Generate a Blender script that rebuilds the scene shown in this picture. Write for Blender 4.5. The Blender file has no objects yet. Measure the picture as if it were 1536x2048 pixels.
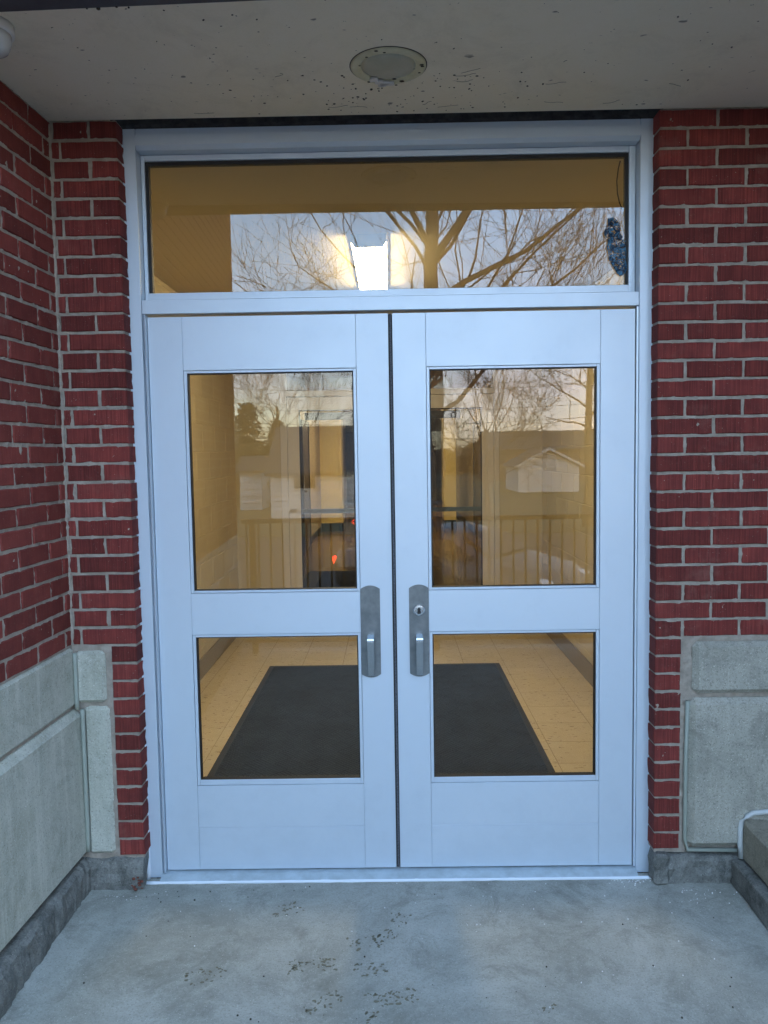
import bpy, bmesh, math, random
from mathutils import Vector, Matrix, noise
random.seed(7)
S = bpy.context.scene
COL = S.collection
PI = math.pi

# ---------------------------------------------------------------- camera
cam_d = bpy.data.cameras.new('camera'); cam = bpy.data.objects.new('camera', cam_d); COL.objects.link(cam)
R_ = Vector((0.99983108, -0.01549738, -0.00988177)); F_ = Vector((0.00872637, -0.07292749, 0.99729907)); D_ = Vector((0.01617618, 0.99721683, 0.07277994))
# axes of the camera (image x, image y, view) written in world axes (X right, Y into the building, Z up)
ix = Vector((R_.x, F_.x, -D_.x)); iy = Vector((R_.y, F_.y, -D_.y)); iz = Vector((R_.z, F_.z, -D_.z))
M = Matrix((ix, -iy, -iz)).transposed().to_4x4()
M.translation = Vector((0, -2.954, 1.61)); cam.matrix_world = M
cam_d.sensor_fit = 'VERTICAL'; cam_d.sensor_height = 24.0; cam_d.lens = 24.0 * 1600 / 2048
cam_d.clip_start = 0.02; cam_d.clip_end = 600
S.camera = cam

# ---------------------------------------------------------------- sky, sun, exposure
SUN_EL, SUN_ROT = math.radians(15), math.radians(20)
w = bpy.data.worlds.new('World'); S.world = w; w.use_nodes = True
nt = w.node_tree; nt.nodes.clear()
def N(nt, t, **kw):
    n = nt.nodes.new(t)
    for k, v in kw.items():
        if k.startswith('i_'): n.inputs[k[2:].replace('_', ' ')].default_value = v
        else: setattr(n, k, v)
    return n
L = lambda nt, a, b: nt.links.new(a, b)
wo = N(nt, 'ShaderNodeOutputWorld'); bg = N(nt, 'ShaderNodeBackground'); bg.inputs['Strength'].default_value = 0.15
sky = N(nt, 'ShaderNodeTexSky', sky_type='NISHITA', sun_disc=False, sun_elevation=SUN_EL, sun_rotation=SUN_ROT)
sky.air_density = 1.0; sky.dust_density = 0.6; sky.ozone_density = 1.5
tc = N(nt, 'ShaderNodeTexCoord'); mp = N(nt, 'ShaderNodeMapping'); mp.inputs['Scale'].default_value = (1, 1, 2.6)
no = N(nt, 'ShaderNodeTexNoise', i_Scale=2.6, i_Detail=6.0, i_Roughness=0.55)
cr = N(nt, 'ShaderNodeMapRange', i_From_Min=0.40, i_From_Max=0.66, i_To_Min=0.15, i_To_Max=0.85)
mix = N(nt, 'ShaderNodeMix', data_type='RGBA')
L(nt, tc.outputs['Generated'], mp.inputs['Vector']); L(nt, mp.outputs['Vector'], no.inputs['Vector'])
L(nt, no.outputs['Fac'], cr.inputs['Value']); L(nt, cr.outputs['Result'], mix.inputs['Factor'])
L(nt, sky.outputs['Color'], mix.inputs['A']); 
sx = N(nt, 'ShaderNodeSeparateXYZ'); L(nt, tc.outputs['Generated'], sx.inputs[0])
hz = N(nt, 'ShaderNodeMapRange', i_From_Min=0.03, i_From_Max=0.24); L(nt, sx.outputs['Z'], hz.inputs['Value'])
dusk = N(nt, 'ShaderNodeMix', data_type='RGBA'); dusk.inputs['A'].default_value = (9.0, 8.0, 8.4, 1); dusk.inputs['B'].default_value = (4.5, 6.6, 9.6, 1)
L(nt, hz.outputs['Result'], dusk.inputs['Factor']); L(nt, dusk.outputs['Result'], mix.inputs['B'])
L(nt, mix.outputs['Result'], bg.inputs['Color']); L(nt, bg.outputs['Background'], wo.inputs['Surface'])
sd = bpy.data.lights.new('sun', 'SUN'); sd.energy = 0.5; sd.angle = math.radians(10); sd.color = (1, .9, .8)
sun = bpy.data.objects.new('sun', sd); COL.objects.link(sun)
sdir = Vector((math.sin(SUN_ROT) * math.cos(SUN_EL), math.cos(SUN_ROT) * math.cos(SUN_EL), math.sin(SUN_EL)))
sun.rotation_euler = sdir.to_track_quat('Z', 'Y').to_euler(); sun.location = (0, 0, 30)
S.view_settings.view_transform = 'Standard'; S.view_settings.look = 'None'; S.view_settings.gamma = 1
S.view_settings.use_curve_mapping = False; S.view_settings.exposure = 2.5
S.render.engine = 'CYCLES'
cy = S.cycles; cy.use_denoising = True; cy.use_adaptive_sampling = False; cy.max_bounces = 10; cy.diffuse_bounces = 5; cy.glossy_bounces = 5
cy.transparent_max_bounces = 24; cy.sample_clamp_indirect = 6; cy.caustics_reflective = False; cy.caustics_refractive = False
WARM = (1.0, 0.785, 0.46)

# ---------------------------------------------------------------- materials
def mat(name, color=(.5, .5, .5), rough=.6, metal=0.0, spec=.5, var=None, vscale=8, detail=4, bump=0, bscale=60, obj_var=0,
        coord='Object', scale=(1, 1, 1), hv=None):
    """principled material; var = second colour blended in by noise; obj_var = per-object value jitter"""
    m = bpy.data.materials.new(name); m.use_nodes = True; nt = m.node_tree
    b = nt.nodes['Principled BSDF']
    b.inputs['Roughness'].default_value = rough; b.inputs['Metallic'].default_value = metal
    b.inputs['Specular IOR Level'].default_value = spec
    col = None
    tc = N(nt, 'ShaderNodeTexCoord'); mp = N(nt, 'ShaderNodeMapping'); mp.inputs['Scale'].default_value = scale
    L(nt, tc.outputs[coord], mp.inputs['Vector'])
    oi = None
    vec = mp.outputs['Vector']
    if obj_var:
        oi = N(nt, 'ShaderNodeObjectInfo')
        ad = N(nt, 'ShaderNodeVectorMath', operation='MULTIPLY_ADD'); ad.inputs[1].default_value = (1, 1, 1)
        cx = N(nt, 'ShaderNodeCombineXYZ'); mm = N(nt, 'ShaderNodeMath', operation='MULTIPLY'); mm.inputs[1].default_value = 37.0
        L(nt, oi.outputs['Random'], mm.inputs[0]); L(nt, mm.outputs[0], cx.inputs[0]); L(nt, mm.outputs[0], cx.inputs[2])
        L(nt, vec, ad.inputs[0]); L(nt, cx.outputs[0], ad.inputs[2]); vec = ad.outputs[0]
    if var:
        no = N(nt, 'ShaderNodeTexNoise', i_Scale=vscale, i_Detail=detail, i_Roughness=.65); L(nt, vec, no.inputs['Vector'])
        cr = N(nt, 'ShaderNodeMapRange', i_From_Min=.35, i_From_Max=.65); L(nt, no.outputs['Fac'], cr.inputs['Value'])
        mx = N(nt, 'ShaderNodeMix', data_type='RGBA'); mx.inputs['A'].default_value = (*color, 1); mx.inputs['B'].default_value = (*var, 1)
        L(nt, cr.outputs['Result'], mx.inputs['Factor']); col = mx.outputs['Result']
    if obj_var:
        hs = N(nt, 'ShaderNodeHueSaturation'); hs.inputs['Color'].default_value = (*color, 1)
        mr = N(nt, 'ShaderNodeMapRange', i_To_Min=1 - obj_var, i_To_Max=1 + obj_var); L(nt, oi.outputs['Random'], mr.inputs['Value'])
        L(nt, mr.outputs['Result'], hs.inputs['Value'])
        if col: L(nt, col, hs.inputs['Color'])
        col = hs.outputs['Color']
    if col: L(nt, col, b.inputs['Base Color'])
    else: b.inputs['Base Color'].default_value = (*color, 1)
    if bump:
        n2 = N(nt, 'ShaderNodeTexNoise', i_Scale=bscale, i_Detail=5.0); L(nt, vec, n2.inputs['Vector'])
        bp = N(nt, 'ShaderNodeBump', i_Strength=bump, i_Distance=.004); L(nt, n2.outputs['Fac'], bp.inputs['Height'])
        L(nt, bp.outputs['Normal'], b.inputs['Normal'])
    m['bsdf'] = b.name
    return m

def brick_mat(name, ridges, c1, c2):
    m = bpy.data.materials.new(name); m.use_nodes = True; nt = m.node_tree; b = nt.nodes['Principled BSDF']
    b.inputs['Roughness'].default_value = .85; b.inputs['Specular IOR Level'].default_value = .25
    tc = N(nt, 'ShaderNodeTexCoord'); oi = N(nt, 'ShaderNodeObjectInfo')
    mm = N(nt, 'ShaderNodeMath', operation='MULTIPLY'); mm.inputs[1].default_value = 53; L(nt, oi.outputs['Random'], mm.inputs[0])
    cx = N(nt, 'ShaderNodeCombineXYZ'); L(nt, mm.outputs[0], cx.inputs[0]); L(nt, mm.outputs[0], cx.inputs[1])
    ad = N(nt, 'ShaderNodeVectorMath', operation='ADD'); L(nt, tc.outputs['Object'], ad.inputs[0]); L(nt, cx.outputs[0], ad.inputs[1])
    mp = N(nt, 'ShaderNodeMapping'); mp.inputs['Scale'].default_value = (215, 8, 3); L(nt, ad.outputs[0], mp.inputs['Vector'])
    r1 = N(nt, 'ShaderNodeTexNoise', i_Scale=1.0, i_Detail=2.0, i_Roughness=.6); L(nt, mp.outputs['Vector'], r1.inputs['Vector'])
    n1 = N(nt, 'ShaderNodeTexNoise', i_Scale=14.0, i_Detail=5.0); L(nt, ad.outputs[0], n1.inputs['Vector'])
    n3 = N(nt, 'ShaderNodeTexNoise', i_Scale=220.0, i_Detail=3.0); L(nt, ad.outputs[0], n3.inputs['Vector'])
    cr = N(nt, 'ShaderNodeMapRange', i_From_Min=.35, i_From_Max=.65); L(nt, n1.outputs['Fac'], cr.inputs['Value'])
    mx = N(nt, 'ShaderNodeMix', data_type='RGBA'); mx.inputs['A'].default_value = (*c1, 1); mx.inputs['B'].default_value = (*c2, 1)
    L(nt, cr.outputs['Result'], mx.inputs['Factor'])
    # pale mortar flecks
    fl = N(nt, 'ShaderNodeMapRange', i_From_Min=.70, i_From_Max=.76); L(nt, n3.outputs['Fac'], fl.inputs['Value'])
    m2 = N(nt, 'ShaderNodeMix', data_type='RGBA'); m2.inputs['B'].default_value = (.42, .36, .32, 1)
    L(nt, fl.outputs['Result'], m2.inputs['Factor']); L(nt, mx.outputs['Result'], m2.inputs['A'])
    # grooves a little darker, ridges a little lighter
    gr = N(nt, 'ShaderNodeMapRange', i_From_Min=.40, i_From_Max=.62, i_To_Min=1 - .24 * ridges, i_To_Max=1 + .12 * ridges); L(nt, r1.outputs['Fac'], gr.inputs['Value'])
    ov = N(nt, 'ShaderNodeMapRange', i_To_Min=.70, i_To_Max=1.2); L(nt, oi.outputs['Random'], ov.inputs['Value'])
    vm = N(nt, 'ShaderNodeMath', operation='MULTIPLY'); L(nt, gr.outputs['Result'], vm.inputs[0]); L(nt, ov.outputs['Result'], vm.inputs[1])
    hs = N(nt, 'ShaderNodeHueSaturation'); L(nt, m2.outputs['Result'], hs.inputs['Color']); L(nt, vm.outputs[0], hs.inputs['Value'])
    gp = N(nt, 'ShaderNodeNewGeometry')
    n5 = N(nt, 'ShaderNodeTexNoise', i_Scale=5.0, i_Detail=8.0, i_Roughness=.75); L(nt, gp.outputs['Position'], n5.inputs['Vector'])
    n6 = N(nt, 'ShaderNodeTexNoise', i_Scale=60.0, i_Detail=5.0, i_Roughness=.8); L(nt, gp.outputs['Position'], n6.inputs['Vector'])
    st = N(nt, 'ShaderNodeMapRange', i_From_Min=.56, i_From_Max=.74, i_To_Max=.45); L(nt, n5.outputs['Fac'], st.inputs['Value'])
    st2 = N(nt, 'ShaderNodeMapRange', i_From_Min=.62, i_From_Max=.72, i_To_Max=.6); L(nt, n6.outputs['Fac'], st2.inputs['Value'])
    ma = N(nt, 'ShaderNodeMath', operation='MAXIMUM'); L(nt, st.outputs['Result'], ma.inputs[0]); L(nt, st2.outputs['Result'], ma.inputs[1])
    m5 = N(nt, 'ShaderNodeMix', data_type='RGBA'); m5.inputs['B'].default_value = (.26, .12, .10, 1); L(nt, ma.outputs[0], m5.inputs['Factor']); L(nt, hs.outputs['Color'], m5.inputs['A'])
    L(nt, m5.outputs['Result'], b.inputs['Base Color'])
    b1 = N(nt, 'ShaderNodeBump', i_Strength=.9 * ridges, i_Distance=.004); L(nt, r1.outputs['Fac'], b1.inputs['Height'])
    b2 = N(nt, 'ShaderNodeBump', i_Strength=.5, i_Distance=.002); L(nt, n3.outputs['Fac'], b2.inputs['Height']); L(nt, b1.outputs['Normal'], b2.inputs['Normal'])
    L(nt, b2.outputs['Normal'], b.inputs['Normal'])
    return m

def glass_mat(name, refl=2.3, tint=(.86, .87, .85)):
    m = bpy.data.materials.new(name); m.use_nodes = True; nt = m.node_tree
    for n in list(nt.nodes): nt.nodes.remove(n)
    o = N(nt, 'ShaderNodeOutputMaterial'); tr = N(nt, 'ShaderNodeBsdfTransparent'); tr.inputs['Color'].default_value = (*tint, 1)
    gl = N(nt, 'ShaderNodeBsdfGlossy'); gl.inputs['Roughness'].default_value = 0.0; gl.inputs['Color'].default_value = (.97, .98, 1, 1)
    fr = N(nt, 'ShaderNodeFresnel', i_IOR=1.5); ge = N(nt, 'ShaderNodeNewGeometry')
    inv = N(nt, 'ShaderNodeMath', operation='SUBTRACT'); inv.inputs[0].default_value = refl; 
    ml = N(nt, 'ShaderNodeMath', operation='MULTIPLY'); ml.inputs[1].default_value = refl
    L(nt, ge.outputs['Backfacing'], ml.inputs[0]); L(nt, ml.outputs[0], inv.inputs[1])
    mu = N(nt, 'ShaderNodeMath', operation='MULTIPLY', use_clamp=True); L(nt, fr.outputs[0], mu.inputs[0]); L(nt, inv.outputs[0], mu.inputs[1])
    mx = N(nt, 'ShaderNodeMixShader'); L(nt, mu.outputs[0], mx.inputs[0]); L(nt, tr.outputs[0], mx.inputs[1]); L(nt, gl.outputs[0], mx.inputs[2])
    L(nt, mx.outputs[0], o.inputs['Surface'])
    return m

def emis(name, color, s, base=(.8, .8, .8)):
    m = mat(name, base, .5); b = m.node_tree.nodes['Principled BSDF']
    b.inputs['Emission Color'].default_value = (*color, 1); b.inputs['Emission Strength'].default_value = s
    return m

def concrete_mat(name, base, light, dark, speck=.35, big=1.6, rough=.85, bump=.35, streak=0, spot=None):
    """cast concrete: broad mottling, fine aggregate, scuffs and pits"""
    m = bpy.data.materials.new(name); m.use_nodes = True; nt = m.node_tree; b = nt.nodes['Principled BSDF']
    b.inputs['Roughness'].default_value = rough; b.inputs['Specular IOR Level'].default_value = .3
    ge = N(nt, 'ShaderNodeNewGeometry'); P = ge.outputs['Position']
    def noi(s, d, r=.6, dist=0):
        n = N(nt, 'ShaderNodeTexNoise', i_Scale=s, i_Detail=d, i_Roughness=r, i_Distortion=dist); L(nt, P, n.inputs['Vector']); return n.outputs['Fac']
    def ramp(x, a, c, lo=0, hi=1):
        n = N(nt, 'ShaderNodeMapRange', i_From_Min=a, i_From_Max=c, i_To_Min=lo, i_To_Max=hi); L(nt, x, n.inputs['Value']); return n.outputs['Result']
    def mixc(f, a, c):
        n = N(nt, 'ShaderNodeMix', data_type='RGBA'); L(nt, f, n.inputs['Factor'])
        for k, v in (('A', a), ('B', c)):
            if isinstance(v, tuple): n.inputs[k].default_value = (*v, 1)
            else: L(nt, v, n.inputs[k])
        return n.outputs['Result']
    c = mixc(ramp(noi(big, 12, .78, .3), .40, .62), base, light)
    c = mixc(ramp(noi(big * 2.3, 12, .82, .5), .50, .66, 0, .75), c, dark)
    c = mixc(ramp(noi(big * 16, 5, .8, 0), .56, .66, 0, .45), c, light)
    c = mixc(ramp(noi(140, 3, .7), .52, .70, 0, speck), c, dark)
    c = mixc(ramp(noi(260, 2, .6), .66, .72, 0, speck * 1.6), c, tuple(min(.8, x * 1.7) for x in light))
    v = N(nt, 'ShaderNodeTexVoronoi', i_Scale=70.0); L(nt, P, v.inputs['Vector'])
    if streak:
        mq = N(nt, 'ShaderNodeMapping'); mq.inputs['Scale'].default_value = (22, 22, 1.3); L(nt, P, mq.inputs['Vector'])
        ns = N(nt, 'ShaderNodeTexNoise', i_Scale=1.0, i_Detail=7.0, i_Roughness=.7); L(nt, mq.outputs['Vector'], ns.inputs['Vector'])
        c = mixc(ramp(ns.outputs['Fac'], .52, .72, 0, streak), c, tuple(x * .62 for x in base)); c = mixc(ramp(ns.outputs['Fac'], .46, .34, 0, streak * .8), c, tuple(min(.75, x * 1.45) for x in light))
    if spot:
        c = mixc(ramp(v.outputs['Distance'], .10, .16, spot, 0), c, tuple(x * .22 for x in dark))
    L(nt, c, b.inputs['Base Color'])
    bp = N(nt, 'ShaderNodeBump', i_Strength=bump, i_Distance=.003); L(nt, noi(170, 4, .7), bp.inputs['Height'])
    bp2 = N(nt, 'ShaderNodeBump', i_Strength=bump * .6, i_Distance=.01); L(nt, noi(14, 4, .7), bp2.inputs['Height']); L(nt, bp.outputs['Normal'], bp2.inputs['Normal'])
    L(nt, bp2.outputs['Normal'], b.inputs['Normal'])
    return m

BRICK = brick_mat('ridged_red_brick', 1.0, (.215, .043, .036), (.160, .034, .030))
BRICK_S = brick_mat('smooth_red_brick', .35, (.215, .048, .039), (.168, .037, .031))
MORTAR = mat('mortar', (.38, .335, .28), .95, var=(.27, .24, .20), vscale=30, bump=.8, bscale=160)
STONE = concrete_mat('cast_stone', (.40, .41, .34), (.52, .53, .46), (.27, .28, .23), streak=.3, speck=.75, big=2.6, spot=.5, bump=.6)
STONE_D = concrete_mat('cast_stone_grey', (.30, .30, .255), (.42, .415, .36), (.18, .18, .15), streak=.25, speck=.8, big=2.6, spot=.5, bump=.6)
BASE = concrete_mat('weathered_mortar_base', (.13, .135, .125), (.27, .275, .255), (.045, .05, .045), speck=.6, big=6, bump=1.0)
FLOORC = concrete_mat('porch_concrete', (.285, .295, .262), (.44, .455, .42), (.18, .185, .155), speck=.6, big=1.9, rough=.75, bump=.3)
SOFFIT = concrete_mat('painted_soffit', (.78, .715, .55), (.80, .74, .60), (.66, .60, .46), speck=.16, big=1.5, rough=.8, bump=.25)
LEDGE = concrete_mat('ledge_concrete', (.24, .23, .18), (.33, .31, .25), (.12, .115, .09), speck=.6, big=6, bump=.7, spot=.6)
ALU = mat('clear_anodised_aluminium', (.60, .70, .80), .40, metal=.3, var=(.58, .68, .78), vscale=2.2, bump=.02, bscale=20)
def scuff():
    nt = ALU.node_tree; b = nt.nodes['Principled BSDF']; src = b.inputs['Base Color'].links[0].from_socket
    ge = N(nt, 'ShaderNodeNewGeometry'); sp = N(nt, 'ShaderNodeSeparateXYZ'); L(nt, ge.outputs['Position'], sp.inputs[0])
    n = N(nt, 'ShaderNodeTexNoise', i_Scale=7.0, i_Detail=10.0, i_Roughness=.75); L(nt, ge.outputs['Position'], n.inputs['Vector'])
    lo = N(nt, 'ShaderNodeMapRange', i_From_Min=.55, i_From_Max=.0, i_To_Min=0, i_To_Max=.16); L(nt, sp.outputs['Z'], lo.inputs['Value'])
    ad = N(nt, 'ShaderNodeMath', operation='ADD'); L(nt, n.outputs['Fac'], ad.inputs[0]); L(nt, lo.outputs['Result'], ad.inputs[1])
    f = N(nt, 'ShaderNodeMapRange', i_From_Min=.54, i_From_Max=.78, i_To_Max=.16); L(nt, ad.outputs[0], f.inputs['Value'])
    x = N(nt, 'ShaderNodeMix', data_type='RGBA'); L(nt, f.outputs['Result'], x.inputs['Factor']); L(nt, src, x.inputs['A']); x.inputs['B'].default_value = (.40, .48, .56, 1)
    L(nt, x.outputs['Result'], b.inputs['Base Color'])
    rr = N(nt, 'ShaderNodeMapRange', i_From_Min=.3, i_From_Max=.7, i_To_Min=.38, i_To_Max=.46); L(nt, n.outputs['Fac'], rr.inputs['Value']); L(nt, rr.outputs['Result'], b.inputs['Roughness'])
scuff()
ALU_D = mat('grey_frame_aluminium', (.72, .68, .64), .45, metal=.1)
STEEL = mat('brushed_steel', (.24, .27, .29), .36, metal=.85, var=(.17, .20, .22), vscale=18)
STEEL_B = mat('satin_steel', (.55, .60, .64), .25, metal=.9)
GASKET = mat('black_rubber', (.008, .008, .009), .6)
PILE = mat('grey_brush_pile', (.05, .055, .065), .95, var=(.13, .14, .16), vscale=180)
CAULK = mat('pale_caulk', (.74, .82, .90), .5, bump=.3, bscale=40)
CAULKG = mat('grey_green_sealant', (.30, .335, .29), .6, bump=.3, bscale=60)
DARKWOOD = mat('black_mastic', (.012, .011, .012), .7, var=(.05, .045, .04), vscale=26, bump=1, bscale=60)
GLASS = glass_mat('door_glass', 1.8)
GLASS_T = glass_mat('transom_glass', 2.1)
GLASS_I = glass_mat('inner_glass', 1.5, (.80, .80, .78))
CREAM = mat('cream_wall_paint', (.62, .54, .37), .55, var=(.58, .50, .34), vscale=3, obj_var=.035, bump=.25, bscale=90)
CREAM_P = mat('cream_plaster', (.62, .54, .37), .6)
CEILP = mat('ceiling_paint', (.52, .44, .28), .7)
BASEC = mat('grey_vinyl_base', (.24, .20, .15), .4)
BASEK = mat('black_vinyl_base', (.012, .012, .012), .35)
TILE = mat('speckled_vinyl_tile', (.66, .57, .40), .30, var=(.61, .52, .36), vscale=10, obj_var=.03)
def add_specks(m, scale, thr, col, stretch=(1, 1, 1)):
    nt = m.node_tree; b = nt.nodes['Principled BSDF']; src = b.inputs['Base Color'].links[0].from_socket
    ge = N(nt, 'ShaderNodeNewGeometry'); mp = N(nt, 'ShaderNodeMapping'); mp.inputs['Scale'].default_value = stretch
    L(nt, ge.outputs['Position'], mp.inputs['Vector'])
    n = N(nt, 'ShaderNodeTexNoise', i_Scale=scale, i_Detail=2.0, i_Roughness=.5); L(nt, mp.outputs['Vector'], n.inputs['Vector'])
    r = N(nt, 'ShaderNodeMapRange', i_From_Min=thr, i_From_Max=thr + .03); L(nt, n.outputs['Fac'], r.inputs['Value'])
    x = N(nt, 'ShaderNodeMix', data_type='RGBA'); L(nt, src, x.inputs['A']); x.inputs['B'].default_value = (*col, 1); L(nt, r.outputs['Result'], x.inputs['Factor'])
    L(nt, x.outputs['Result'], b.inputs['Base Color'])
add_specks(TILE, 30, .665, (.20, .14, .09), (1, 2.2, 1)); add_specks(TILE, 60, .71, (.80, .74, .60), (2, 1, 1))
# soffit grime gathers round the lamp and along the door head
def soffit_dirt():
    m = SOFFIT; add_specks(m, 14, .71, (.26, .24, .20), (1, 1.6, 1)); add_specks(m, 55, .735, (.10, .09, .08), (1, 1, 1))
soffit_dirt()
MATB = mat('black_carpet_mat', (.010, .012, .013), .95)
def mat_herring():
    nt = MATB.node_tree; b = nt.nodes['Principled BSDF']
    tc = N(nt, 'ShaderNodeTexCoord'); ch = N(nt, 'ShaderNodeTexChecker', i_Scale=9.0)
    mp = N(nt, 'ShaderNodeMapping'); mp.inputs['Rotation'].default_value = (0, 0, PI / 4); L(nt, tc.outputs['Object'], mp.inputs['Vector'])
    L(nt, mp.outputs['Vector'], ch.inputs['Vector'])
    w1 = N(nt, 'ShaderNodeTexWave', i_Scale=17.0, bands_direction='X'); w2 = N(nt, 'ShaderNodeTexWave', i_Scale=17.0, bands_direction='Y')
    L(nt, mp.outputs['Vector'], w1.inputs['Vector']); L(nt, mp.outputs['Vector'], w2.inputs['Vector'])
    x = N(nt, 'ShaderNodeMix', data_type='FLOAT'); L(nt, ch.outputs['Fac'], x.inputs['Factor']); L(nt, w1.outputs['Fac'], x.inputs['A']); L(nt, w2.outputs['Fac'], x.inputs['B'])
    bp = N(nt, 'ShaderNodeBump', i_Strength=1.0, i_Distance=.006); L(nt, x.outputs['Result'], bp.inputs['Height']); L(nt, bp.outputs['Normal'], b.inputs['Normal'])
    r = N(nt, 'ShaderNodeMix', data_type='RGBA'); r.inputs['A'].default_value = (.001, .0015, .002, 1); r.inputs['B'].default_value = (.014, .018, .023, 1)
    L(nt, x.outputs['Result'], r.inputs['Factor']); L(nt, r.outputs['Result'], b.inputs['Base Color'])
mat_herring()
LAMP = emis('lamp_diffuser', WARM, 11.5)
LAMP2 = emis('corridor_lamp', WARM, 28.0)
LAMPBODY = mat('lamp_body', (.75, .75, .72), .5)
HALLFLOOR = mat('brown_polished_floor', (.17, .105, .05), .22, var=(.13, .08, .04), vscale=5)
DARKDOOR = mat('dark_wood_door', (.06, .04, .028), .4, var=(.045, .03, .02), vscale=9)
DIRTYWHITE = mat('yellowed_white_plastic', (.62, .60, .42), .5, var=(.50, .48, .31), vscale=14, bump=.2)
LENS = mat('frosted_lens', (.46, .46, .37), .35, var=(.38, .38, .29), vscale=9)
WHITEP = mat('white_plastic', (.62, .62, .60), .4)
GREYTRIM = mat('dark_grey_trim', (.07, .075, .085), .6, var=(.05, .05, .06), vscale=12)
BLUEFILM = bpy.data.materials.new('blue_crumpled_film')
MUD = mat('dried_mud', (.175, .168, .12), .95)
SALT = mat('pale_grit', (.75, .76, .76), .6)
GRIT = mat('dark_grit', (.05, .045, .035), .9)
RUST = mat('red_brick_rubble', (.20, .05, .035), .95, var=(.14, .07, .05), vscale=60, bump=1, bscale=90)
WIREM = mat('black_wire', (.006, .004, .004), .5)
ASPHALT = mat('asphalt', (.06, .06, .062), .9, var=(.045, .045, .046), vscale=2, bump=.3)
GRASS = mat('winter_grass', (.10, .10, .045), .95, var=(.07, .075, .035), vscale=.6)
SIDING = mat('white_siding', (.62, .62, .60), .6)
BROWNSIDE = mat('brown_siding', (.12, .09, .07), .8)
SHINGLE = mat('grey_shingles', (.10, .10, .10), .9, var=(.07, .07, .07), vscale=4)
BARK = mat('grey_brown_bark', (.10, .075, .05), .95, var=(.07, .05, .035), vscale=6)
EVERG = mat('evergreen_needles', (.035, .05, .03), .9, var=(.02, .035, .02), vscale=3)
RAILM = mat('dark_rail_paint', (.035, .033, .032), .5)
CARP = mat('silver_car_paint', (.10, .105, .115), .2, metal=.5)
CARG = mat('dark_car_glass', (.01, .01, .012), .05)
TYRE = mat('tyre_rubber', (.015, .015, .015), .85)
REDOFF = mat('dark_red_lamp', (.15, .01, .01), .2)
REDL = emis('lit_red_tail_lamp', (1, .05, .02), 4.5, (.5, .02, .02))
ORANGEL = emis('amber_marker_lamp', (1, .25, .03), 5.0, (.5, .2, .02))
HEADL = mat('headlamp_glass', (.8, .8, .8), .1)
WIND = mat('dark_window', (.02, .022, .025), .08)
def build_bluefilm():
    m = BLUEFILM; m.use_nodes = True; nt = m.node_tree; b = nt.nodes['Principled BSDF']
    tc = N(nt, 'ShaderNodeTexCoord'); n = N(nt, 'ShaderNodeTexNoise', i_Scale=28.0, i_Detail=6.0, i_Distortion=2.0); L(nt, tc.outputs['Object'], n.inputs['Vector'])
    r = N(nt, 'ShaderNodeValToRGB'); r.color_ramp.elements[0].position = .42; r.color_ramp.elements[0].color = (.008, .04, .09, 1)
    r.color_ramp.elements[1].position = .62; r.color_ramp.elements[1].color = (.08, .27, .46, 1)
    L(nt, n.outputs['Fac'], r.inputs[0]); L(nt, r.outputs[0], b.inputs['Base Color']); b.inputs['Roughness'].default_value = .3
    bp = N(nt, 'ShaderNodeBump', i_Strength=1.0, i_Distance=.02); L(nt, n.outputs['Fac'], bp.inputs['Height']); L(nt, bp.outputs['Normal'], b.inputs['Normal'])
    n2 = N(nt, 'ShaderNodeTexNoise', i_Scale=75.0, i_Detail=3.0, i_Distortion=1.5); L(nt, tc.outputs['Object'], n2.inputs['Vector'])
    al = N(nt, 'ShaderNodeMapRange', i_From_Min=.40, i_From_Max=.52, i_To_Min=.05, i_To_Max=.95); L(nt, n2.outputs['Fac'], al.inputs['Value']); L(nt, al.outputs['Result'], b.inputs['Alpha'])
build_bluefilm()

# ---------------------------------------------------------------- helpers
def link(name, me, parent=None, loc=(0, 0, 0), rot=(0, 0, 0), smooth=False):
    o = bpy.data.objects.new(name, me); COL.objects.link(o); o.location = loc; o.rotation_euler = rot
    if parent: o.parent = parent
    return o
def empty(name, loc, label, cat, group=None, rotz=0, kind=None):
    o = bpy.data.objects.new(name, None); COL.objects.link(o); o.location = loc; o.rotation_euler = (0, 0, rotz); o.empty_display_size = .1
    tag(o, label, cat, group, kind); return o
def tag(o, label=None, cat=None, group=None, kind=None):
    if label: o['label'] = label
    if cat: o['category'] = cat
    if group: o['group'] = group
    if kind: o['kind'] = kind
    return o
def bm_box(bm, x0, x1, y0, y1, z0, z1, ch=0):
    vs = [bm.verts.new((x, y, z)) for x in (x0, x1) for y in (y0, y1) for z in (z0, z1)]
    fs = [(0, 1, 3, 2), (4, 6, 7, 5), (0, 4, 5, 1), (2, 3, 7, 6), (0, 2, 6, 4), (1, 5, 7, 3)]
    faces = [bm.faces.new([vs[i] for i in f]) for f in fs]
    if ch:
        es = list({e for f in faces for e in f.edges})
        bmesh.ops.bevel(bm, geom=es, offset=ch, segments=1, affect='EDGES', profile=.5)
    return vs
def mesh_from(bm, name, m, smooth=False):
    bmesh.ops.recalc_face_normals(bm, faces=bm.faces)
    me = bpy.data.meshes.new(name); bm.to_mesh(me); bm.free(); me.materials.append(m)
    if smooth:
        for p in me.polygons: p.use_smooth = True
    return me
def box(name, x0, x1, y0, y1, z0, z1, m, parent=None, ch=0, off=None):
    """box given in world coordinates; parented keeps world place when parent sits at off"""
    bm = bmesh.new(); bm_box(bm, x0, x1, y0, y1, z0, z1, ch)
    o = link(name, mesh_from(bm, name, m), parent)
    if parent: o.location = -parent.location if not parent.rotation_euler.z else (0, 0, 0)
    return o
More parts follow.
